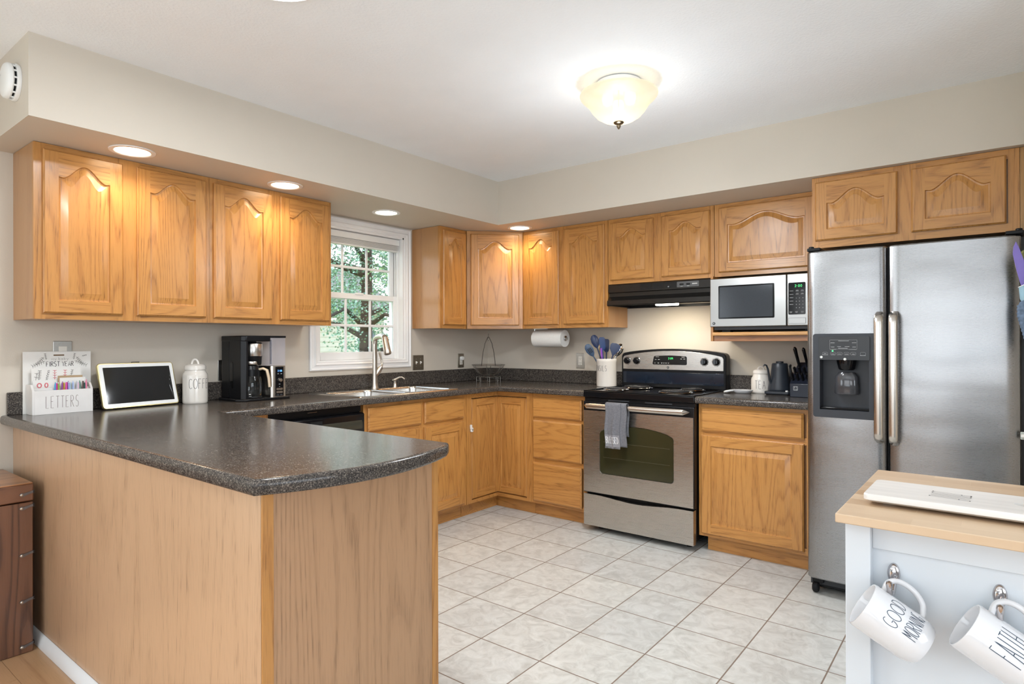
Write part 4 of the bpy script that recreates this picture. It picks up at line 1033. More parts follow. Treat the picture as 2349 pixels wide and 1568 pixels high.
c.tube([(0, 0, .365), (0, 0, .40)], .0016, 6); c.tube([(0, 0, .372), (-.006, -.004, .352), (-.002, -.002, .340), (.004, .002, .345)], .0014, 6)
c.build('hook_frame', pm('dark_wire', (.07, .055, .045), .4, .8, .1, 50), t)

# ---------------------------------------------------------------- paper towel
t = thing('paper_towel_holder', 'metal paper towel holder fixed below the wall cabinet', 'paper towel holder', (.80, -.185, ZU))
MB().tube([(-.150, 0, -.002), (-.154, 0, -.03), (-.154, 0, -.078), (.150, 0, -.078)], .004, 8).build('arm', CHROME, t)
B(-.155, -.02, -.012, .012, -.003, -.0002).build('mounting_plate', CHROME, t)
MB().lathe([(.020, 0), (.021, .006), (.017, .010), (.0001, .012)], (.140, 0, -.078), 24, 'X').build('end_knob', CHROME, t)
t = thing('paper_towel_roll', 'white paper towel roll hanging below the wall cabinet', 'paper towels', (.80, -.185, ZU - .078))
PT = pm('quilted_paper', (.83, .82, .79), .8, 0, .03, 120, bump=.4, bscale=200)
c = MB(); n = 48; L = []
prof_r = [.066 + (.003 if 20 < i < 34 else 0) for i in range(n)]
for x in (-.138, .138): L.append([(x, prof_r[i] * math.cos(2 * PI * i / n), prof_r[i] * math.sin(2 * PI * i / n)) for i in range(n)])
c.loops(L); R2 = [[(x, .021 * math.cos(2 * PI * i / n), .021 * math.sin(2 * PI * i / n)) for i in range(n)] for x in (-.138, .138)]
c.loops([L[0], R2[0]]); c.loops([L[1], R2[1]]); c.loops(R2); c.build('sheets', PT, t, smooth=50)
MB().loops([[(x, r * math.cos(2 * PI * i / 24), r * math.sin(2 * PI * i / 24)) for i in range(24)] for x, r in ((-.1385, .0212), (.1385, .0212), (.1385, .0185), (-.1385, .0185))]).build('cardboard_core', pm('cardboard', (.30, .23, .16), .8, 0, .1, 60), t)

# ---------------------------------------------------------------- utensil crock and utensils
def ctext(parent, text, h, cw, gap, R, a_mid, z, w, mat, name='lettering', taper=0):
    ln, tot = strokes(text, h, cw, gap)
    f = lambda s, u: Vector(((R + .0004) * math.cos(a_mid + (s - tot / 2) / R), (R + .0004) * math.sin(a_mid + (s - tot / 2) / R), z + u))
    return MB().ribbons(ln, w, f, .004).build(name, mat, parent, smooth=0, recalc=False)
CX, CY = 1.302, -.185
t = thing('utensil_crock', 'cream ceramic utensil crock with tall thin black letters', 'utensil crock', (CX, CY, ZT))
MB().lathe([(.0001, .0), (.070, .0), (.073, .003), (.074, .02), (.0735, .178), (.0755, .183), (.0765, .200), (.0745, .204), (.070, .203), (.068, .196), (.067, .012), (.0001, .010)], seg=48, caps=False).build('jar', CERAMIC, t)
ctext(t, 'UTENSILS', .040, .0115, .0062, .0742, math.radians(-90 - 20), .115, .0021, INK)
NAVY = pm('navy_silicone', (.018, .032, .085), .42, 0, .08, 20); NAVY2 = pm('slate_blue_silicone', (.05, .085, .15), .42, 0, .08, 20)
PURP = pm('purple_plastic', (.25, .07, .45), .4, 0, .05, 20)
def head_shape(kind):
    if kind == 'spoon': return [(-.006, 0), (-.020, .02), (-.029, .05), (-.027, .08), (-.015, .098), (0, .103), (.015, .098), (.027, .08), (.029, .05), (.020, .02), (.006, 0)]
    if kind == 'turner': return [(-.006, 0), (-.018, .02), (-.036, .045), (-.038, .075), (-.030, .088), (0, .093), (.030, .088), (.038, .075), (.036, .045), (.018, .02), (.006, 0)]
    return [(-.006, 0), (-.020, .010), (-.024, .03), (-.024, .085), (-.015, .098), (.018, .100), (.024, .09), (.024, .03), (.020, .010), (.006, 0)]
def utensil(name, label, kind, mat, base, tip, yaw, curve=.008, thick=.006, slots=False, handle=None):
    """the shaft runs from the crock's bottom to the head; yaw turns the flat of the head"""
    b = Vector(base); tv = Vector(tip); d = (tv - b).normalized()
    t_ = bpy.data.objects.new(name, None); COL.objects.link(t_); t_.location = b; tag(t_, label, 'kitchen utensil')
    zz = d; xx = Vector((math.cos(yaw), math.sin(yaw), 0)); yy = zz.cross(xx).normalized(); xx = yy.cross(zz)
    M = Matrix((xx, yy, zz)).transposed().to_4x4()
    L_ = (tv - b).length; hs = head_shape(kind); hl_ = max(p_[1] for p_ in hs); z0 = L_ - hl_
    m1 = MB().tube([(0, 0, 0), (0, 0, z0 * .5), (0, 0, z0 + .008)], [.006, .0045, .005], 10); m1.xf(M); m1.build('handle', handle or mat, t_)
    m2 = MB(); n = 8; rows = []
    zs = sorted({p_[1] for p_ in hs}); half = {}
    for p_ in hs: half.setdefault(p_[1], []).append(abs(p_[0]))
    F = []; Bk = []
    for z in zs:
        w = max(half[z]); w = max(w, .002); row = []; rb = []
        for i in range(n + 1):
            u = -1 + 2 * i / n; dp = curve * (1 - u * u) * math.sin(PI * min(1, z / hl_ * .9 + .05))
            row.append((w * u, -dp, z0 + z)); rb.append((w * u, -dp + thick * .6, z0 + z))
        F.append(row); Bk.append(rb)
    m2.loops(F, False); m2.loops(Bk, False)
    for e_ in (0, -1):
        m2.loops([[r[e_] for r in F], [r[e_] for r in Bk]], False)
    m2.loops([F[0], Bk[0]], False); m2.loops([F[-1], Bk[-1]], False)
    m2.xf(M); h_ = m2.build('head', mat, t_, smooth=60)
    if slots:
        m3 = MB()
        for sx in (-.010, .0, .010): m3.box(sx - .0022, sx + .0022, -.0115, -.0105, z0 + .030, z0 + .070)
        m3.xf(M); m3.build('slots', BLACK_M, h_, smooth=0)
    return t_
VA = math.radians(38)
def at(dx, dy, z): # offset seen from the camera: dx to the right, dy away
    return (CX + dx * math.cos(VA) - dy * math.sin(VA), CY + dx * math.sin(VA) + dy * math.cos(VA), z)
utensil('serving_spoon', 'navy blue silicone spoon, tallest in the utensil crock', 'spoon', NAVY, at(.02, -.01, ZT + .013), at(-.098, .01, 1.308), VA, .012)
utensil('slotted_spoon', 'slate blue slotted spoon leaning furthest left in the utensil crock', 'spoon', NAVY2, at(.03, .01, ZT + .013), at(-.150, -.01, 1.238), VA, .010, slots=True)
utensil('spatula', 'bright navy silicone spatula standing upright in the middle of the crock', 'spatula', pm('blue_silicone', (.02, .055, .17), .4, 0, .06, 20), at(-.005, .03, ZT + .013), at(-.028, .045, 1.292), VA + .2, .003)
utensil('spatula', 'dark blue spatula behind the upright bright navy one', 'spatula', NAVY, at(.0, .04, ZT + .013), at(.012, .062, 1.278), VA + .5, .003)
utensil('turner', 'wide navy turner leaning right in the utensil crock', 'turner', NAVY, at(-.02, -.015, ZT + .013), at(.072, -.005, 1.245), VA - .1, .004)
utensil('steel_ladle', 'shiny steel ladle leaning furthest right in the utensil crock', 'spoon', CHROME, at(-.03, .02, ZT + .013), at(.118, .02, 1.240), VA - .2, .022)  # a ladle, made with the spoon head
t = bpy.data.objects.new('purple_spatula', None); COL.objects.link(t); t.location = at(-.02, -.035, ZT + .013); tag(t, 'purple handle standing at the front of the utensil crock', 'kitchen utensil')
MB().tube([(0, 0, 0), (-.012, -.009, .17), (-.016, -.012, .215), (-.020, -.014, .27)], [.004, .005, .011, .0105], 12, flat=.5).build('handle', PURP, t)
t = bpy.data.objects.new('whisk', None); COL.objects.link(t); t.location = at(-.04, .02, ZT + .013); tag(t, 'brass coloured utensil standing behind the purple handle in the crock', 'kitchen utensil')
MB().tube([(0, 0, 0), (-.006, -.004, .20), (-.010, -.006, .295)], [.004, .005, .009], 12, flat=.6).build('handle', pm('brass', (.55, .42, .25), .25, 1, .05, 40), t)

# ---------------------------------------------------------------- ceramic canisters
def canister(label, loc, R, zs, rl, text, a_mid, h, cw, gap, zt, kn):
    t = thing('canister', label, 'canister', loc)
    z1, z2, z3, z4 = zs     # shoulder start, neck, lid top, knob top
    MB().lathe([(.0001, 0), (R - .004, 0), (R - .001, .003), (R, .012), (R, z1), (R - .003, z1 + .012), (R - .010, z1 + .022), (rl + .001, z2 - .006), (rl - .001, z2)], seg=48, caps=False).build('jar', CERAMIC, t)
    l = MB().lathe([(rl - .002, z2), (rl + .0025, z2 + .002), (rl + .003, z3 - .006), (rl, z3 - .001), (rl * .8, z3 + .006), (.0001, z3 + .008)], seg=48, caps=False).build('lid', CERAMIC, t)
    a = VA
    MB().tube([(kn * math.cos(q) * math.cos(a), kn * math.cos(q) * math.sin(a), z3 + .004 + (z4 - z3 - .010) * math.sin(q)) for q in [PI * i / 14 for i in range(15)]], .0058, 10).build('knob', CERAMIC, l)
    ctext(t, text, h, cw, gap, R, a_mid, zt, .0021, INK)
canister('tall cream ceramic coffee canister beside the coffee maker', (.120, -2.622, ZT), .0628, (.150, .180, .206, .244), .051, 'COFFEE', math.radians(6), .052, .0170, .0050, .082, .018)
canister('small cream ceramic tea canister beside the kettle', (2.386, -.130, ZT), .0585, (.085, .122, .143, .173), .0455, 'TEA', math.radians(-78), .050, .0155, .0075, .030, .019)
# spoon rest
t = thing('spoon_rest', 'small white ceramic spoon rest on the counter right of the range', 'spoon rest', (2.285, -.235, ZT), math.radians(15))
c = MB(); L = []
for k, (s_, z) in enumerate(((.45, 0), (.7, .001), (.92, .014), (1, .022), (.95, .021), (.8, .010), (.4, .005), (.01, .005))):
    L.append([(.062 * s_ * math.cos(a_) + .02, .040 * s_ * math.sin(a_), z) for a_ in [2 * PI * i / 36 for i in range(36)]])
c.loops(L, True, True, False); c.build('bowl', CERAMIC_W, t, smooth=60)
MB().tube([(-.030, 0, .018), (-.052, -.012, .016), (-.078, -.026, .011), (-.090, -.032, .0085)], [.012, .012, .0135, .008], 14, flat=.6).build('handle', CERAMIC_W, t)

# ---------------------------------------------------------------- kettle, base, knife block
KB = pm('matt_black_kettle', (.022, .027, .036), .36, 0, .05, 20)
t = thing('kettle_heater', 'flat black electric kettle base with a small white dial', 'kettle base', (2.515, -.175, ZT))
MB().prism(rrect(.150, .165, .018, 5), .006, .022, 'Z').build('plate', KB, t, bev=.003)
MB().prism(rrect(.135, .150, .015, 5), .0, .0062, 'Z').build('foot_pad', BLACK_M, t)
MB().cyl((.055, -.066, .022), .008, .008).build('dial', WHITE_P, t); B(-.03, .02, -.0835, -.0822, .012, .0135).build('status_line', DARK, t)
t = thing('kettle', 'matt black gooseneck electric kettle on its base', 'kettle', (2.510, -.165, ZT + .0222))
MB().lathe([(.0001, 0), (.066, 0), (.0685, .004), (.068, .014), (.062, .050), (.054, .095), (.0485, .140), (.0465, .163), (.044, .167), (.0001, .167)], seg=44, caps=False).build('body', KB, t)
l = MB().lathe([(.044, .167), (.043, .170), (.024, .171), (.022, .172), (.022, .180), (.020, .182), (.0001, .182)], seg=36, caps=False).build('lid', KB, t)
a = VA; ex = Vector((math.cos(a), math.sin(a), 0)); ey = Vector((-math.sin(a), math.cos(a), 0))
def P3(u, v, z): p_ = ex * u + ey * v; return (p_.x, p_.y, z)
MB().tube([P3(-.058, -.01, .045), P3(-.068, -.012, .070), P3(-.074, -.014, .105), P3(-.080, -.015, .135), P3(-.090, -.017, .158), P3(-.102, -.019, .162), P3(-.109, -.020, .152)], [.0085, .0075, .006, .0055, .005, .0048, .004], 12).build('spout', KB, t)
MB().tube([P3(.040, -.040, .150), P3(.046, -.046, .158), P3(.030, -.076, .146), P3(.028, -.086, .12), P3(.030, -.088, .09), P3(.034, -.084, .06)], [.006, .007, .007, .0075, .007, .005], 12).build('handle', BLACK, t)
t = thing('knife_block', 'navy black knife block half hidden behind the refrigerator', 'knife block', (2.690, -.215, ZT))
MB().prism([(-.115, 0), (.09, 0), (.09, .20), (.02, .16), (-.115, .078)], -.082, .082, 'X').build('block', pm('navy_block', (.012, .016, .028), .35, 0, .05, 15), t, bev=.003)
c = MB(); q_ = rrect(.022, .022, .001, 1, -.050, .052); c.ribbons([q_ + [q_[0]]], .0016, lambda s, u: Vector((s, -.1156, u)), .02)
c.ribbons([[(-.055, .060), (-.055, .053)], [(-.046, .060), (-.046, .055)], [(-.056, .047), (-.050, .045)], [(-.046, .050), (-.043, .044)]], .0022, lambda s, u: Vector((s, -.1156, u)), .02)
c.build('logo', INK_W, t, smooth=0, recalc=False)
def knife(x, y, z, ln, lean, r, label):
    t = thing('knife', label, 'knife', (x, y, z), 0, 'knives in the block')
    d = Vector((lean, -.42, 1)).normalized()
    MB().tube([tuple(d * k) for k in (-.03, .0)], .006, 8, flat=.5).build('blade', CHROME, t)
    MB().tube([tuple(d * (ln * k)) for k in (0, .05, .3, .7, .93, 1)], [r * .7, r, r * .85, r, r * 1.15, r * .5], 12, flat=.75).build('handle', BLACK_G, t)
lab = ['long black knife handle, leftmost and tallest in the block', 'second long black knife handle from the left in the block']
for i, (x, y, z, ln, le, r) in enumerate(((2.632, -.165, 1.070, .165, -.14, .0125), (2.676, -.155, 1.075, .155, -.14, .0115))):
    knife(x, y, z, ln, le, r, lab[i])
for k in range(10):
    i, j = k % 5, k // 5
    knife(2.622 + i * .027, -.290 + j * .055, 1.012 + j * .032, .065, -.10, .0095, 'short black steak knife handle in the front rows of the block')
knife(2.72, -.15, 1.08, .15, -.1, .012, 'black knife handle next to the refrigerator edge in the block')
# ---------------------------------------------------------------- wall plates
def plate(name, label, x, y, z0, w, h, rz, mat, kind, cat='switch'):
    t = thing(name, label, cat, (x, y, z0), rz)
    MB().prism(rrect(w, h, .004, 3, 0, h / 2), -.006, -.0003).build('cover_plate', mat, t, bev=.0022)
    def scr(sx, sz): MB().cyl((sx, -.0062, sz), .003, .0012, 'Y', 10).build('screw', NICKEL, t)
    if kind == 'rocker':
        c = MB().box(-.017, .017, -.0085, -.006, h / 2 - .034, h / 2 + .034); c.build('rocker', OUT_W, t, bev=.001); scr(0, h - .012); scr(0, .012)
    if kind == 'outlet':
        c = MB().box(-.017, .017, -.0080, -.006, h / 2 - .034, h / 2 + .034); o = c.build('receptacle', OUT_W, t, bev=.001)
        for zz in (-.018, .018):
            s_ = MB()
            s_.box(-.0075, -.0055, -.0083, -.0079, h / 2 + zz - .003, h / 2 + zz + .006).box(.0055, .0075, -.0083, -.0079, h / 2 + zz - .003, h / 2 + zz + .006).cyl((0, -.0079, h / 2 + zz - .009), .0025, .0004, 'Y', 8)
            s_.build('slots', INK, o, smooth=0)
        scr(0, h - .010); scr(0, .010)
    if kind == 'toggle2':
        for sx in (-.023, .023):
            B(sx - .005, sx + .005, -.0075, -.006, h / 2 - .012, h / 2 + .012).build('toggle_base', OUT_W, t)
            MB().box(sx - .004, sx + .004, -.019, -.007, h / 2 - .002, h / 2 + .007).build('toggle', WHITE_P, t, bev=.001)
            scr(sx, h - .03); scr(sx, .03)
    return t
STP = pm('steel_plate', (.55, .53, .49), .3, 1, .05, 80)
plate('light_switch', 'brushed steel wall plate half hidden behind the baby calendar', 0, -3.198, 1.147, .078, .120, PI/2, STP, 'rocker')
plate('outlet', 'brushed steel wall outlet half hidden behind the coffee maker', 0, -2.400, 1.036, .078, .120, PI/2, STP, 'outlet', 'outlet')
plate('light_switch', 'dark bronze double toggle switch plate right of the window', 0, -.853, 1.040, .116, .116, PI/2, BRONZE, 'toggle2')
t = plate('outlet', 'bronze outlet near the corner with a round white plug in it', 0, -.361, 1.043, .074, .117, PI/2, BRONZE, 'outlet', 'outlet')
t2 = thing('night_light', 'round white plug in the upper socket near the corner', 'plug', (.009, -.361, 1.122), PI/2)
MB().lathe([(.017, 0), (.018, .010), (.015, .020), (.0001, .022)], (0, 0, 0), 24, 'Y').build('plug_body', WHITE_P, t2)
plate('outlet', 'brushed steel outlet on the back wall beside the utensil crock', .965, 0, 1.046, .076, .122, 0, STP, 'outlet', 'outlet')
# child lock
t = thing('cabinet_lock', 'small white child safety latch on the corner cabinet door', 'child lock', (.5915, -.893, .612), PI/2)
MB().prism(rrect(.026, .034, .010, 5, 0, .015), -.014, -.0005).build('latch_body', WHITE_P, t, bev=.003)
MB().box(-.017, -.003, -.018, -.002, .020, .052).build('latch_arm', WHITE_P, t, bev=.004)
MB().lathe([(.007, 0), (.0065, .0015), (.0045, .0015), (.0045, .0)], (.002, -.0142, .013), 16, 'Y', caps=False).build('button_ring', DARK, t)

# ---------------------------------------------------------------- towel on the oven handle
TW = pm('grey_waffle_cotton', (.155, .155, .17), .9, 0, .18, 120, bump=.9, bscale=330)
TWL = pm('grey_smooth_cotton', (.23, .225, .24), .9, 0, .06, 60, bump=.4, bscale=300)
t = thing('dish_towel', 'grey kitchen towel with white lettering hanging from the oven handle', 'towel', (1.665, -.712, .856))
def towel(name, w0, w1, front_len, back_len, off, mat, zcut=None, xo=0):
    c = MB(); nx, ns = 26, 44; L = []
    for j in range(ns + 1):
        s_ = j / ns; row = []
        tot = front_len + back_len + .05; d = s_ * tot
        for i in range(nx + 1):
            u = -.5 + i / nx
            if d < back_len: y, z = .018 + off, -(back_len - d); hang = back_len - d
            elif d < back_len + .05:
                a_ = (d - back_len) / .05 * PI; y, z = (.018 + off) * math.cos(a_), .012 * math.sin(a_) ; hang = 0
            else: hang = d - back_len - .05; y, z = -(.018 + off), -hang
            w = w0 + (w1 - w0) * min(1, hang / front_len)
            y += (-.0035 * math.sin(u * 11 + 1) - .0016 * math.sin(u * 23)) * min(1, hang * 6)
            row.append((u * w + xo + .004 * math.sin(hang * 30), y, z))
        L.append(row)
    c.loops(L, False)
    o = c.build(name, mat, t, smooth=80)
    md = o.modifiers.new('cloth', 'SOLIDIFY'); md.thickness = .004; md.offset = 0
    return o
towel('towel_back_fold', .118, .125, .262, .20, .000, TW, xo=.020)
towel('towel_front_fold', .108, .104, .262, .05, .006, TW, xo=-.012)
def on_towel(s, u): # front surface of the folded towel
    q = s / .104
    return Vector((s - .012 + .004 * math.sin(-u * 30), -.0285 - .0035 * math.sin(q * 11 + 1) - .0016 * math.sin(q * 23), u))
c = MB(); L = [[tuple(on_towel(-.051 + .102 * i / 26, z)) for i in range(27)] for z in [-.190 - .075 * k / 10 for k in range(11)]]
c.loops(L, False); c.build('hem_band', TWL, t, smooth=80)
ln, tot = strokes('BLESSED.', .040, .0088, .0036)
MB().ribbons(ln, .0024, lambda s, u: on_towel(s - tot / 2, u - .243) + Vector((0, -.0008, 0)), .003).build('lettering', pm('white_thread', (.80, .79, .78), .8, 0, .03, 60), t, smooth=0, recalc=False)
c = MB()
for i in range(26):
    x = -.050 + .100 * i / 25; p_ = on_towel(x, -.264); c.tube([tuple(p_), (p_.x + random.uniform(-.001, .001), p_.y - .001, p_.z - .012)], .0014, 5)
tag(c.build('fringe', TWL, t), kind='stuff')
# ---------------------------------------------------------------- coffee maker
t = thing('coffee_maker', 'black and steel coffee maker with a glass carafe and clear water tank', 'coffee maker', (.045, -2.440, ZT), PI/2)
SMK = pm('clear_tank', (.62, .60, .70), .08, 0, .02, 10, alpha=.24)
B(.0, .166, -.095, -.002, .012, .352).build('tower', BLACK, t, bev=.006)
c = MB(); c.prism([(.0, -.095), (.0, -.215), (.022, -.236), (.034, -.236), (.034, -.095)], .012, .352, 'Z'); c.build('side_column', BLACK, t, bev=.002)
c = MB(); c.prism([(-.001, -.002), (-.001, -.216), (.021, -.239), (.168, -.239), (.168, -.002)], .335, .368, 'Z'); c.build('top_housing', BLACK, t, bev=.005)
c = MB(); c.prism([(-.018, -.002), (-.022, -.20), (.02, -.250), (.285, -.250), (.285, -.22), (.272, -.002)], .0, .014, 'Z'); c.build('base_tray', BLACK, t, bev=.004)
MB().lathe([(.060, .0), (.062, .004), (.060, .010), (.0001, .010)], (.088, -.165, .0135), 32).build('hot_plate', BLACK_M, t)
for z, r in ((.075, .016), (.255 - .075, .013)):
    pass
c = MB()
c.lathe([(.016, -.0005), (.0165, .001), (.013, .001)], (-.001, -.12, .19), 24, 'X', caps=False).lathe([(.016, -.0005), (.0165, .001), (.013, .001)], (-.001, -.12, .10), 24, 'X', caps=False)
MB().prism(rrect(.030, .150, .014, 6, -.12, .145), -.0022, .0002, 'X').build('side_vent', BLACK_G, t)
b = MB().lathe([(.045, .200), (.050, .208), (.052, .245), (.054, .250), (.054, .325), (.050, .330)], (.098, -.165, 0), 40); b.build('brew_housing', BLACK, t)
MB().lathe([(.0545, .252), (.0555, .254), (.0555, .322), (.0545, .324)], (.098, -.165, 0), 48, caps=False).build('steel_band', STEEL_S, t)
cf = MB().lathe([(.0001, 0), (.050, 0), (.056, .006), (.060, .03), (.060, .07), (.055, .105), (.046, .122), (.046, .13)], seg=40, caps=False).build('carafe', GLASS, t, loc=(.088, -.165, .0245))
MB().lathe([(.047, .112), (.050, .114), (.0505, .150), (.047, .152), (.040, .172), (.0001, .174)], seg=36, caps=False).build('carafe_lid', BLACK, cf)
MB().lathe([(.0500, .180), (.0512, .182), (.0512, .196), (.0500, .198)], seg=40, caps=False).build('lid_band', STEEL_S, cf)
MB().tube([(.030, -.032, .150), (.046, -.052, .156), (.060, -.068, .146), (.067, -.076, .10), (.070, -.078, .050)], [.009, .010, .011, .010, .009], 14, flat=.8).build('carafe_handle', pm('beige_handle', (.62, .50, .36), .35, .2, .05, 30), cf)
rs = MB().prism(rrect(.098, .150, .012, 4, .218, -.163), .196, .356, 'Z').build('water_tank', SMK, t)
B(.169, .267, -.238, -.100, .356, .368).build('tank_lid', BLACK, rs, bev=.003)
B(.215, .222, -.16, -.15, .200, .345).build('tank_tube', BLACK_M, rs, smooth=0)
cc = MB().prism(rrect(.098, .150, .016, 5, .218, -.166), .014, .194, 'Z').build('control_column', STEEL_S, t)
pp = MB().prism(rrect(.052, .170, .004, 3, .220, .104), -.2445, -.2405).build('control_panel', BLACK_G, cc)
c = MB(); q_ = rrect(.052, .170, .004, 3, .220, .104); c.ribbons([q_ + [q_[0]]], .0016, lambda s, u: Vector((s, -.2448, u)), .02); c.build('panel_border', STEEL_S, pp, smooth=0, recalc=False)
flat_text(pp, '2:08', .010, .0055, .003, .222, .160, -.2450, .0014, BLUE, 'digits')
tiny_marks(pp, [(.211, .148, .009, .002), (.231, .148, .009, .002), (.220, .088, .010, .002), (.220, .074, .004, .003)], -.2450, INK_W)
MB().lathe([(.012, 0), (.012, .006), (.009, .014), (.0001, .014)], (.222, -.2445, .112), 24, 'Y').build('dial', STEEL_S, pp)
for z in (.060, .042): MB().prism(rrect(.040, .012, .004, 3, .220, z), -.2462, -.2445).build('button', STEEL_S, pp)
for x in (.209, .231): MB().prism(rrect(.016, .008, .002, 2, x, .026), -.2458, -.2445).build('button', DARK, pp)

# ---------------------------------------------------------------- letter box with cards and pens
LB = pm('white_painted_wood', (.78, .75, .72), .45, 0, .03, 20)
t = thing('letter_holder', 'white wooden mail box lettered LETTERS. on the peninsula end of the counter', 'letter box', (.0295, -3.348, ZT), PI/2)
c = MB(); W_, D_b = .240, .090
side = [(0, 0), (-D_b, 0), (-D_b, .110), (-D_b * .70, .137), (0, .137)]
c.prism(side, 0, .009, 'X').prism(side, W_ - .009, W_, 'X'); c.build('side_panel', LB, t, bev=.0008)
B(.009, W_ - .009, -D_b, -D_b + .008, 0, .110).build('front_panel', LB, t, bev=.0008)
B(.009, W_ - .009, -.060, -.054, .006, .118).build('divider', LB, t, bev=.0008); B(.009, W_ - .009, -.008, -.001, .0, .137).build('back_panel', LB, t, bev=.0008)
B(.009, W_ - .009, -D_b + .008, -.008, 0, .006).build('bottom_board', LB, t, smooth=0)
flat_text(t, 'LETTERS.', .054, .0125, .0070, .122, .028, -D_b - .0006, .0016, pm('brown_ink', (.16, .11, .09), .6, 0, .1, 50))
def leafy(x, z, s_, ang, n=6):
    out = []; d = Vector((math.cos(ang), math.sin(ang))); nn = Vector((-d.y, d.x)); o = Vector((x, z))
    out.append([tuple(o), tuple(o + d * s_)])
    for i in range(n):
        b_ = o + d * s_ * (i + .6) / n
        for sg in (-1, 1): out.append([tuple(b_), tuple(b_ + (d * .5 + nn * sg) * s_ * .16)])
    return out
def on_card(s, u): return Vector((s, -.0026, u))
t = thing('baby_calendar', 'white baby milestone calendar reading FIRST YEAR behind the mail box letters', 'calendar', (.0245, -3.360, ZT + .0002), PI/2)
B(.0, .272, -.0024, 0, 0, .288).build('card', PAPER, t, smooth=0)
INKG = pm('grey_green_ink', (.18, .17, .15), .7, 0, .1, 60)
ln, tot = strokes('FIRST YEAR', .022, .0095, .0030); MB().ribbons(ln, .0024, lambda s, u: on_card(.145 - tot / 2 + s, .218 + u), .02).build('lettering', INK, t, smooth=0, recalc=False)
ln, tot = strokes('my baby', .014, .0075, .0035); MB().ribbons(ln, .0009, lambda s, u: on_card(.145 - tot / 2 + s, .247 + u), .02).build('script_lettering', INKG, t, smooth=0, recalc=False)
ln = leafy(.085, .243, .055, math.radians(205)) + leafy(.080, .262, .045, math.radians(230)) + leafy(.205, .243, .055, math.radians(-25)) + leafy(.212, .262, .045, math.radians(-55)) + leafy(.235, .265, .02, math.radians(15), 3) + leafy(.09, .25, .03, math.radians(100), 4) + leafy(.20, .25, .03, math.radians(80), 4)
MB().ribbons(ln, .0016, on_card, .02).build('leaf_wreath', INKG, t, smooth=0, recalc=False)
MB().prism(rrect(.044, .006, .003, 3, .140, .271), -.0032, -.0024).build('binding', pm('brown_gold', (.16, .09, .04), .4, .5, .1, 40), t)
c = thing('card', 'white card with small flower drawings standing in the mail box, left', 'card', (.056, -3.335, ZT + .0065), PI/2)
B(.0, .195, -.0015, 0, 0, .205).build('sheet', PAPER, c, smooth=0)
ln = leafy(.028, .15, .045, math.radians(85)) + leafy(.014, .135, .05, math.radians(82), 3) + leafy(.155, .16, .035, math.radians(80), 4)
MB().ribbons(ln, .0018, lambda s, u: Vector((s, -.0018, u)), .02).build('plant_drawing', INKG, c, smooth=0, recalc=False)
ln = leafy(.090, .15, .045, math.radians(90), 4) + leafy(.13, .15, .045, math.radians(88), 4)
MB().ribbons(ln, .0022, lambda s, u: Vector((s, -.0018, u)), .02).build('flower_drawing', pm('pink_ink', (.65, .18, .20), .7, 0, .1, 60), c, smooth=0, recalc=False)
ln = []
for i in range(5): ln += [arc(.058 + i * .0022, .148 + i * .0105, .004, .004, 30, 330, 8)]
MB().ribbons(ln, .0018, lambda s, u: Vector((s, -.0018, u)), .02).build('script_lettering', INK, c, smooth=0, recalc=False)
c = thing('card', 'pink printed card in front of the flower card in the mail box', 'card', (.064, -3.332, ZT + .0065), PI/2)
B(.0, .150, -.0012, 0, 0, .150).build('sheet', PAPER, c, smooth=0)
MB().ribbons([arc(.025, .125, .008, .010, 0, 360, 10), arc(.052, .125, .006, .010, 0, 360, 10), [(.10, .13), (.125, .133)]], .005, lambda s, u: Vector((s, -.0015, u)), .02).build('blossom_print', MATS['pink_ink'], c, smooth=0, recalc=False)
c = thing('envelope', 'tan kraft envelope behind the pens in the mail box', 'envelope', (.0745, -3.238, ZT + .0065), PI/2)
B(.0, .100, -.002, 0, 0, .168).build('flap', pm('kraft_paper', (.44, .31, .18), .7, 0, .05, 40), c, smooth=0)
c = thing('envelope', 'white envelope in front of the tan one in the mail box', 'envelope', (.0785, -3.232, ZT + .0065), PI/2)
B(.0, .105, -.0015, 0, 0, .158).build('sheet', PAPER, c, smooth=0)
pens = [('sky blue', (.10, .35, .62)), ('magenta', (.62, .04, .28)), ('lime green', (.35, .62, .10)), ('plum', (.28, .08, .30)), ('mustard yellow', (.62, .38, .04)), ('hot pink', (.70, .08, .35)),
        ('violet', (.22, .14, .50)), ('lavender', (.42, .40, .72)), ('pale aqua', (.50, .70, .72)), ('powder blue', (.42, .52, .75)), ('pale grey', (.62, .60, .66)), ('lilac pink', (.68, .50, .58)),
        ('sage green', (.16, .34, .27)), ('brown', (.12, .08, .07)), ('dark green', (.03, .14, .12)), ('rose pink', (.80, .25, .38))]
for i, (cn, col) in enumerate(pens):
    y = -3.258 + i * .0086
    pe = bpy.data.objects.new('pen', None); COL.objects.link(pe); pe.location = (.098 + .003 * (i % 2), y, ZT + .009); pe.rotation_euler = (random.uniform(-.05, .05), random.uniform(-.03, .06), 0)
    tag(pe, cn + ' pen in the row of coloured pens in the mail box', 'pen', 'coloured pens in the mail box')
    mt = pm('pen_' + cn.replace(' ', '_'), col, .3, 0, .05, 30); h = .133 + random.uniform(-.004, .006)
    MB().tube([(0, 0, 0), (0, 0, h - .018), (0, 0, h - .006), (0, 0, h)], [.0038, .0040, .0040, .0030], 10).build('barrel', mt, pe)
    MB().tube([(0, 0, h), (0, 0, h + .006)], .0018, 8).build('push_button', WHITE_P if i % 3 else mt, pe); MB().box(.0036, .0052, -.0011, .0011, h - .034, h - .004).build('clip', mt, pe)

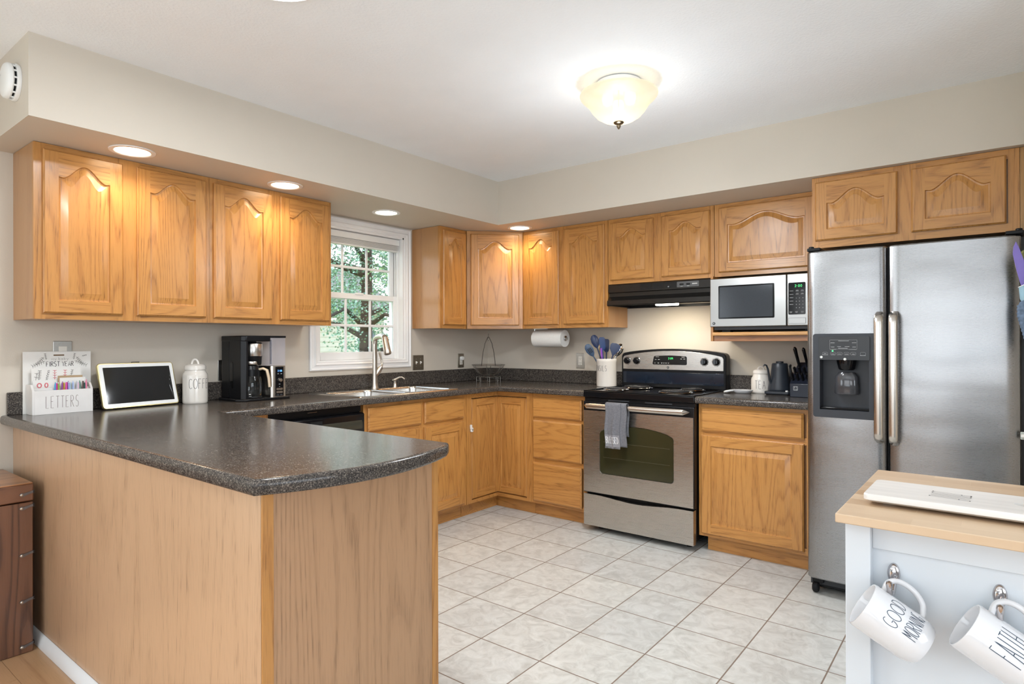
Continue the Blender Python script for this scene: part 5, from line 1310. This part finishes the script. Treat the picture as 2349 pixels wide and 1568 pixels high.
# ---------------------------------------------------------------- digital photo frame
t = thing('digital_frame', 'gold rimmed digital photo frame with a dark screen leaning back', 'photo frame', (.116, -2.8865, ZT), math.radians(97.2))
GOLD = pm('pale_gold', (.52, .43, .22), .28, .9, .04, 40)
tl = math.radians(-17); fw_, fh_ = .378, .232
RX = Matrix.Translation((0, 0, .002)) @ Matrix.Rotation(tl, 4, 'X')
def fr_(pts, a, b, z): 
    m = MB().prism(rrect(fw_ - a, fh_ - a, max(.001, .016 - a / 2), 6, 0, fh_ / 2 + z), pts[0], pts[1]); return m
m = fr_((-.012, .004), 0, 0, 0); m.xf(RX); m.build('rim', GOLD, t, bev=.002)
m = fr_((-.0130, -.0115), .012, 0, 0); m.xf(RX); mat_ = m.build('mat_border', WHITE_P, t)
m = MB().prism(rrect(fw_ - .046, fh_ - .046, .002, 2, 0, fh_ / 2), -.0136, -.0128); m.xf(RX); m.build('screen', pm('dark_screen', (.012, .012, .012), .05, 0, .05, 5, spec=.35), mat_)
m = MB().prism([(-.02, fh_ + .0), (.02, fh_ + .0), (.02, fh_ + .006), (-.02, fh_ + .006)], -.006, .0); m.xf(RX); m.build('top_button', BLACK, t, bev=.001)
MB().tube([(-.03, .065, .003), (-.03, .035, .11), (.03, .035, .11), (.03, .065, .003)], .004, 8).build('stand', BLACK, t)
MB().tube([(-.13, -.004, .004), (-.13, .02, .004)], .004, 8).build('foot', BLACK_M, t)

# ---------------------------------------------------------------- wooden chest
t = thing('wooden_chest', 'dark sheesham wood chest with iron corner straps beside the peninsula', 'chest', (0, -3.432, 0))
CH = wood('sheesham_wood', (.18, .080, .042), (.055, .022, .014), 'Z', rough=.35, rings=14, pore=.35, ringw=.8, figure=1.3)
CHL = wood('sheesham_top', (.40, .19, .085), (.13, .05, .024), 'Y', rough=.3, rings=6, pore=.2, ringw=.7, figure=1.3)
B(.026, .462, -.88, .0, .0, .610).build('body', CH, t, bev=.003)
lid = B(.024, .464, -.884, .002, .614, .684).build('lid', wood('sheesham_lid', (.19, .082, .042), (.06, .024, .014), 'Y', rough=.35, rings=7, pore=.25, ringw=.8), t, bev=.005)
B(.026, .462, -.882, .0, .6835, .688).build('lid_top', CHL, t, bev=.003)
IRON = pm('aged_iron', (.16, .15, .15), .42, .9, .15, 60)
for z, par in ((.645, lid), (.590, t), (.400, t), (.212, t), (.030, t)):
    s_ = .464 if par is t else .4655
    c = MB().prism([(.003, z + .012), (-.012, z + .008), (-.030, z + .004), (-.040, z + .006), (-.046, z - .002), (-.040, z - .010), (-.030, z - .008), (-.012, z - .001), (.003, z + .001)], s_ - .001, s_ + .0018, 'X')
    c.box(s_ - .04, s_ + .0018, .0, .0035, z, z + .012)
    o = c.build('corner_strap', IRON, par)
    MB().lathe([(.0058, 0), (.0052, .003), (.0025, .0045), (.0001, .0048)], (s_ + .0015, -.039, z - .002), 16, 'X').build('stud', NICKEL, o)

# ---------------------------------------------------------------- kitchen cart
BB = None
def butcher():
    m, nt, b = newmat('butcher_block'); v = coords(nt, rnd=False)
    br = N(nt, 'ShaderNodeTexBrick'); br.offset = .37; br.inputs['Scale'].default_value = 1; br.inputs['Brick Width'].default_value = .19; br.inputs['Row Height'].default_value = .048
    br.inputs['Mortar Size'].default_value = .0004; br.inputs['Color1'].default_value = (0, 0, 0, 1); br.inputs['Color2'].default_value = (1, 1, 1, 1); br.inputs['Mortar'].default_value = (.3, .3, .3, 1)
    nt.links.new(v, br.inputs['Vector'])
    n = N(nt, 'ShaderNodeTexNoise'); n.inputs['Scale'].default_value = 22; n.inputs['Detail'].default_value = 5
    mp_ = N(nt, 'ShaderNodeMapping'); mp_.inputs['Scale'].default_value = (.22, 1, 1); nt.links.new(v, mp_.inputs[0])
    ad = N(nt, 'ShaderNodeVectorMath', operation='MULTIPLY_ADD'); nt.links.new(br.outputs['Color'], ad.inputs[0]); ad.inputs[1].default_value = (3, 5, 2); nt.links.new(mp_.outputs[0], ad.inputs[2]); nt.links.new(ad.outputs[0], n.inputs['Vector'])
    c1 = mixc(nt, br.outputs['Color'], (.74, .58, .41, 1), (.45, .29, .165, 1)); c2 = mixc(nt, n.outputs['Fac'], c1, (.44, .26, .13, 1))
    c3 = mixc(nt, .55, c1, c2); nt.links.new(c3, b.inputs['Base Color']); b.inputs['Roughness'].default_value = .38
    return m
BB = butcher()
WP = pm('white_painted_cart', (.62, .655, .69), .35, 0, .015, 8)
t = thing('kitchen_cart', 'white kitchen cart with a pale butcher block top', 'kitchen cart', (3.320, -2.918, 0), math.radians(-.6))
B(0, .96, 0, .508, .913, .930).build('butcher_block_top', BB, t, bev=.002)
for x in (.012, .893):
    for y in (.030, .446): B(x, x + .042 + (.01 if x > .5 else 0), y, y + .042, .0, .9125).build('leg', WP, t, bev=.0015)
B(.054, .893, .052, .070, .862, .9125).build('rail', WP, t, bev=.001)
B(.054, .893, .060, .072, .12, .8619).build('front_panel', WP, t, smooth=0)
for x in (.018, .898): B(x, x + .03, .072, .446, .12, .9125).build('side_panel', WP, t, smooth=0)
B(.054, .893, .45, .47, .12, .9125).build('back_panel', WP, t, smooth=0); B(.048, .898, .072, .45, .12, .14).build('bottom_board', WP, t, smooth=0)
# hooks
HC = pm('hook_chrome', (.55, .52, .52), .13, 1, .04, 40)
PY = -2.918 + .0595
def hook(x, z, label):
    t = thing('cup_hook', label, 'hook', (x, PY - .001, z), 0)
    c = MB(); L = []
    for k, (w, h, y) in enumerate(((1, 1, 0), (1, 1, -.002), (.86, .9, -.005), (.5, .6, -.0075), (.01, .01, -.008))):
        L.append([(.0105 * w * math.cos(a) * (1.0 if math.sin(a) > 0 else .78 + .22 * (1 + math.sin(a))), y, .021 * h * math.sin(a)) for a in [2 * PI * i / 32 for i in range(32)]])
    c.loops(L, True, True, False); c.build('back_plate', HC, t, smooth=70)
    MB().tube([(0, -.003, -.014), (0, -.018, -.028), (0, -.038, -.029), (0, -.054, -.020), (0, -.062, -.007), (0, -.064, .000), (0, -.0645, .005), (0, -.0648, .007)], [.0055, .0048, .0044, .0044, .0048, .0058, .0048, .001], 12).build('prong', HC, t)
    for sx, sz in ((-.003, .010), (.004, -.001)): MB().lathe([(.0030, 0), (.0026, .0016), (.0001, .0020)], (sx, -.0068, sz), 12, 'Y').build('screw', CHROME, t)
hook(3.4085, .818, 'chrome oval hook on the cart holding the GOOD MORNING mug'); hook(3.5645, .816, 'chrome oval hook on the cart holding the FAITH mug')
def mug(label, hookp, lines, h, cw, gap, w):
    """axis runs from the base to the mouth; the handle hangs on the hook's prong"""
    t = bpy.data.objects.new('mug', None); COL.objects.link(t); tag(t, label, 'mug')
    R, H = .0425, .108
    MB().lathe([(.0001, .003), (R * .80, .0), (R * .88, .004), (R * .97, .014), (R, .026), (R, H - .003), (R - .001, H), (R - .003, H), (R - .0045, H - .004), (R - .0055, .03), (R * .7, .011), (.0001, .009)], seg=56, caps=False).build('cup', CERAMIC_W, t)
    hp = [(R - .003, .088), (R + .016, .0905), (R + .028, .082), (R + .033, .066), (R + .030, .046), (R + .020, .030), (R + .004, .022), (R - .003, .020)]
    # smooth the handle with a spline
    P = []
    for i in range(len(hp) - 1):
        p0, p1, p2, p3 = hp[max(i - 1, 0)], hp[i], hp[i + 1], hp[min(i + 2, len(hp) - 1)]
        for k in range(5):
            u = k / 5; P.append(tuple(.5 * ((2 * p1[j]) + (-p0[j] + p2[j]) * u + (2 * p0[j] - 5 * p1[j] + 4 * p2[j] - p3[j]) * u * u + (-p0[j] + 3 * p1[j] - 3 * p2[j] + p3[j]) * u ** 3) for j in (0, 1)))
    P.append(hp[-1])
    MB().tube([(x, 0, z) for x, z in P], .0062, 12, flat=.8).build('handle', CERAMIC_W, t)
    zc = H * .5
    for k, line in enumerate(lines):
        ln, tot = strokes(line, h, cw, gap)
        z0 = (.046 if len(lines) == 1 else .066 - k * (h + .008)) - (0 if len(lines) > 1 else h / 2 - .008)
        z0 = .0555 - k * .0325 if len(lines) > 1 else .029
        cw_, gp_ = ((.0104, .0022), (.0055, .0019))[k] if len(lines) > 1 else (cw, gap); ln, tot = strokes(line, h, cw_, gp_)
        am = math.radians(-90 + 14)
        MB().ribbons(ln, w, lambda s, u: Vector(((R + .0003) * math.cos(am + (s - tot / 2) / R), (R + .0003) * math.sin(am + (s - tot / 2) / R), z0 + u)), .003).build('lettering', INK_B, t, smooth=0, recalc=False)
    return t
def place_mug(t, base, mouth, hook_pt):
    """orient local z from base to mouth, local x towards the hook"""
    b_, m_ = Vector(base), Vector(mouth); z = (m_ - b_).normalized(); x = (Vector(hook_pt) - b_); x = (x - z * x.dot(z)).normalized(); y = z.cross(x)
    M = Matrix((x, y, z)).transposed().to_4x4(); M.translation = b_; t.matrix_world = M
m1 = mug('white mug lettered GOOD MORNING hanging by its handle on the cart', None, ['GOOD', 'MORNING'], .0235, .0068, .0028, .0011)
place_mug(m1, (3.4590, -2.922, .7225), (3.3680, -2.936, .7780), (3.4100, -2.895, .812))
m2 = mug('white mug lettered FAITH hanging by its handle at the right edge of the photo', None, ['FAITH'], .046, .0074, .0030, .0012)
place_mug(m2, (3.6090, -2.912, .7190), (3.5172, -2.919, .7750), (3.5640, -2.895, .808))
# white serving board
t = thing('serving_board', 'white wooden serving board with thin black lettering and a slot handle', 'serving board', (3.352, -2.812, .9305), math.radians(-1.2))
TB = pm('whitewashed_wood', (.72, .68, .64), .38, 0, .08, 16, aniso=(.25, 3, 1)); 
bo = rrect(.46, .160, .012, 5, .23, .081); hoL = rrect(.085, .026, .012, 6, .275, .083)
vecs = [[Vector((x, y, 0)) for x, y in p] for p in (bo, hoL)]
c = MB()
for z in (.0215,):
    ids = [c.pt((v.x, v.y, z)) for l in vecs for v in l]
    for tri in geometry.tessellate_polygon(vecs): c.face([ids[i] for i in tri])
def sc(k, z): return [(.23 + (x - .23) * (1 + k / .23), .081 + (y - .081) * (1 + k / .081), z) for x, y in bo]
c.loops([sc(0, .0215), sc(.0015, .019), sc(.0015, .010), sc(-.004, .007), sc(-.010, .0045)], True, False, True); c.loops([[(x, y, .0215) for x, y in hoL], [(x, y, .0050) for x, y in hoL]])
c.build('board', TB, t, smooth=35)
for x in (.03, .40): B(x, x + .02, .03, .13, 0, .0048).build('foot', TB, t)
ln = [[(.105, .118), (.168, .112)], [(.104, .113), (.110, .118)], [(.104, .1065), (.168, .103)], [(.105, .097), (.168, .094)], [(.105, .089), (.150, .085), (.168, .088)], [(.105, .079), (.168, .077)], [(.104, .072), (.168, .064)]]
MB().ribbons(ln, .0010, lambda s, u: Vector((s, u - .012, .0218)), .02).build('lettering', INK, t, smooth=0, recalc=False)
c = MB()
for x, y in ((.106, .106), (.106, .094), (.104, .060), (.168, .100), (.168, .094), (.168, .0845), (.153, .0995), (.151, .0545), (.168, .052)): c.box(x - .0012, x + .0012, y - .0012, y + .0012, .0217, .0221)
c.build('lettering_dots', INK, t, smooth=0)

# ---------------------------------------------------------------- things hanging on the wall at the right edge
KN = pm('blue_grey_ribbed_knit', (.12, .17, .25), .9, 0, .25, 60, bump=.5)
t = thing('oven_mitt', 'blue grey ribbed knit mitt hanging at the right edge, over the refrigerator door', 'oven mitt', (3.668, -1.10, 1.22))
c = MB(); L = []
for k in range(60):
    z = .205 * k / 59; w = .012 + .030 * min(1, z / .13) + (.0012 * math.sin(k * 2 * PI / 4)); w *= 1 - .5 * max(0, (z - .17) / .035)
    L.append([(.003 + w * math.cos(a), .030 * math.sin(a), z) for a in [2 * PI * i / 20 for i in range(20)]])
c.loops(L, True, True, True); c.build('knit_body', KN, t, smooth=70)
t = thing('pouch', 'pale blue pouch with a white rim hanging at the right edge of the photo', 'pouch', (3.672, -1.10, 1.405))
L = [[(.036 * s_ * math.cos(a), .028 * math.sin(a), z + (.018 * math.cos(a) if k_ else 0)) for a in [2 * PI * i / 24 for i in range(24)]] for k_, (s_, z) in enumerate(((.8, .0), (.95, .03), (1.05, .075)))]
MB().loops(L, True, True, False).build('pouch_body', pm('pale_blue_vinyl', (.30, .48, .58), .5, 0, .08, 30), t)
MB().tube([(.0385 * math.cos(a), .0288 * math.sin(a), .076 + .018 * math.cos(a)) for a in [2 * PI * i / 24 for i in range(24)]], .0018, 6, True).build('rim', WHITE_P, t)
t = thing('paddle', 'purple pointed plastic blade standing in the pale blue pouch', 'blade', (3.672, -1.10, 1.45))
MB().prism([(-.026, .0), (.010, .0), (.0, .06), (-.022, .12), (-.036, .168), (-.0455, .193), (-.0535, .172), (-.0555, .145), (-.048, .10), (-.040, .06)], -.003, .003).build('blade_body', pm('lavender_plastic', (.20, .15, .50), .4, 0, .05, 20), t, bev=.001)
t = thing('green_pad', 'olive green round pad behind the purple blade', 'pad', (3.715, -1.06, 1.56))
MB().lathe([(.0001, 0), (.055, 0), (.062, .006), (.055, .012), (.0001, .012)], (-.03, 0, 0), 28, 'Y').build('pad_body', pm('olive_felt', (.22, .22, .08), .8, 0, .1, 40), t)
for k, (z, nm) in enumerate(((1.43, 'mitt'), (1.50, 'pouch'), (1.60, 'pad'))): pass
t = thing('hook_rail', 'narrow dark rail on the wall right of the refrigerator carrying the mitt and pouch', 'hook rail', (3.7195, -1.09, 1.22))
B(-.012, -.0005, -.03, .03, 0, .42).build('rail_body', DARK, t, bev=.002)
for z in (.19, .235, .34): MB().tube([(-.010, 0, z), (-.030, 0, z)], .003, 8).build('peg', CHROME, t)
# clip on the refrigerator's right edge
t = thing('refrigerator_lock', 'white and clear safety strap clipped on the right edge of the refrigerator', 'child lock', (3.655, -.906, .862))
MB().box(-.012, .014, -.012, .0, -.014, .018).build('pad', pm('clear_clip', (.45, .48, .45), .15, 0, .1, 30), t, bev=.003); MB().box(-.010, .020, -.018, -.011, -.004, .008).build('strap', WHITE_P, t, bev=.002)

# ---------------------------------------------------------------- outside the window
GR = pm('lawn_grass', (.16, .28, .09), .9, 0, .3, 6)
tag(B(-40, -.16, -25, 40, -.75, -.70).build('lawn', GR), kind='structure')
BK = pm('tree_bark', (.045, .032, .024), .9, 0, .25, 12)
def tree(name, label, x, y, trunk, crown, n, cols, seed, lsz=.11, tr=.16, low=1.1):
    rnd = random.Random(seed); t = thing(name, label, 'tree', (x, y, -.70), 0)
    m = MB().tube([(0, 0, 0), (.05, .02, trunk * .5), (0, .1, trunk), (.1, 0, trunk + 1.5)], [tr, tr * .8, tr * .6, tr * .2], 10)
    for k in range(14):
        a = rnd.uniform(0, 2 * PI); z0 = rnd.uniform(1.2, trunk); r = crown * rnd.uniform(.5, .95)
        m.tube([(0, 0, z0), (r * .4 * math.cos(a), r * .4 * math.sin(a), z0 + .25), (r * math.cos(a), r * math.sin(a), z0 + rnd.uniform(-.2, .7))], [.05, .03, .01], 6)
    m.build('trunk', BK, t)
    for ci, col in enumerate(cols):
        m = MB()
        cl = [(rnd.uniform(0, 2 * PI), rnd.uniform(.15, 1) * crown, rnd.uniform(low, trunk + 1.8)) for _ in range(60)]
        for _ in range(n // len(cols)):
            a, r, z = rnd.choice(cl)
            p = Vector((r * math.cos(a) + rnd.gauss(0, .28), r * math.sin(a) + rnd.gauss(0, .28), z + rnd.gauss(0, .20)))
            d = Vector((rnd.gauss(0, 1), rnd.gauss(0, 1), rnd.gauss(-.3, .5))).normalized(); q = d.orthogonal().normalized() * lsz * .32
            l_ = lsz * rnd.uniform(.6, 1.3)
            m.poly([p, p + d * l_ * .5 + q, p + d * l_, p + d * l_ * .5 - q])
        tag(m.build('foliage', col, t, smooth=0, recalc=False), kind='stuff')
L1 = pm('leaf_blue_green', (.22, .38, .29), .6, 0, .35, 3); L2 = pm('leaf_green', (.22, .36, .16), .6, 0, .35, 3); L3 = pm('leaf_dark_green', (.10, .19, .14), .6, 0, .35, 3)
tree('garden_tree', 'leafy green tree close outside the kitchen window', -4.9, 2.5, 3.4, 2.5, 26000, (L1, L2, L3), 3, .045, .14, 2.3)
tree('garden_tree', 'blue green conifer further back outside the kitchen window', -8.5, 7.4, 4.5, 2.6, 12000, (L1, L3), 5, .09, .12, 1.6)
tree('garden_tree', 'bright green tree at the left of the kitchen window view', -10.2, 1.4, 3.8, 2.2, 9000, (L2, L1), 8, .09, .14, 3.3)
t = thing('neighbour_house', 'pale sided house seen through the lower panes of the kitchen window', 'house', (-17, 6, -.7), math.radians(12))
SD = pm('pale_siding', (.62, .57, .50), .7, 0, .04, 3)
c = MB().box(-4, 0, -9, 9, 0, 3.4)
for k in range(17): c.prism([(0, k * .2), (.03, k * .2), (.0, k * .2 + .2)], -9, 9, 'Y') if False else c.box(0, .02, -9, 9, k * .2, k * .2 + .012)
c.build('siding_wall', SD, t, smooth=0)
MB().prism([(-4.5, 3.4), (.6, 3.4), (-2, 5.4)], -9.5, 9.5, 'Y').build('roof', pm('grey_shingle', (.16, .15, .15), .8, 0, .1, 10), t, smooth=0)
for y in (-6, -1.5, 3, 7):
    f_ = B(.0, .06, y, y + 1.4, .9, 2.6).build('window_frame', WHITE_T, t); B(.05, .07, y + .1, y + 1.3, 1.0, 2.5).build('window_glass', pm('dark_pane', (.10, .14, .18), .1, 0, .1, 3), f_)
t = thing('shrub', 'low leafy shrub outside below the kitchen window', 'shrub', (-3.2, .7, -.7))
m = MB(); rnd = random.Random(11)
for _ in range(3000):
    p = Vector((rnd.gauss(0, .6), rnd.gauss(0, .8), abs(rnd.gauss(.5, .35)))); d = Vector((rnd.gauss(0, 1), rnd.gauss(0, 1), rnd.gauss(.3, .6))).normalized(); q = d.orthogonal().normalized() * .02
    m.poly([p, p + d * .04 + q, p + d * .08, p + d * .04 - q])
tag(m.build('foliage', L2, t, smooth=0, recalc=False), kind='stuff')
lamp('sun', 'SUN', (-6, -4, 9), (math.radians(38), math.radians(-14), math.radians(35)), 2.2, (1, .95, .86)).data.angle = math.radians(2)
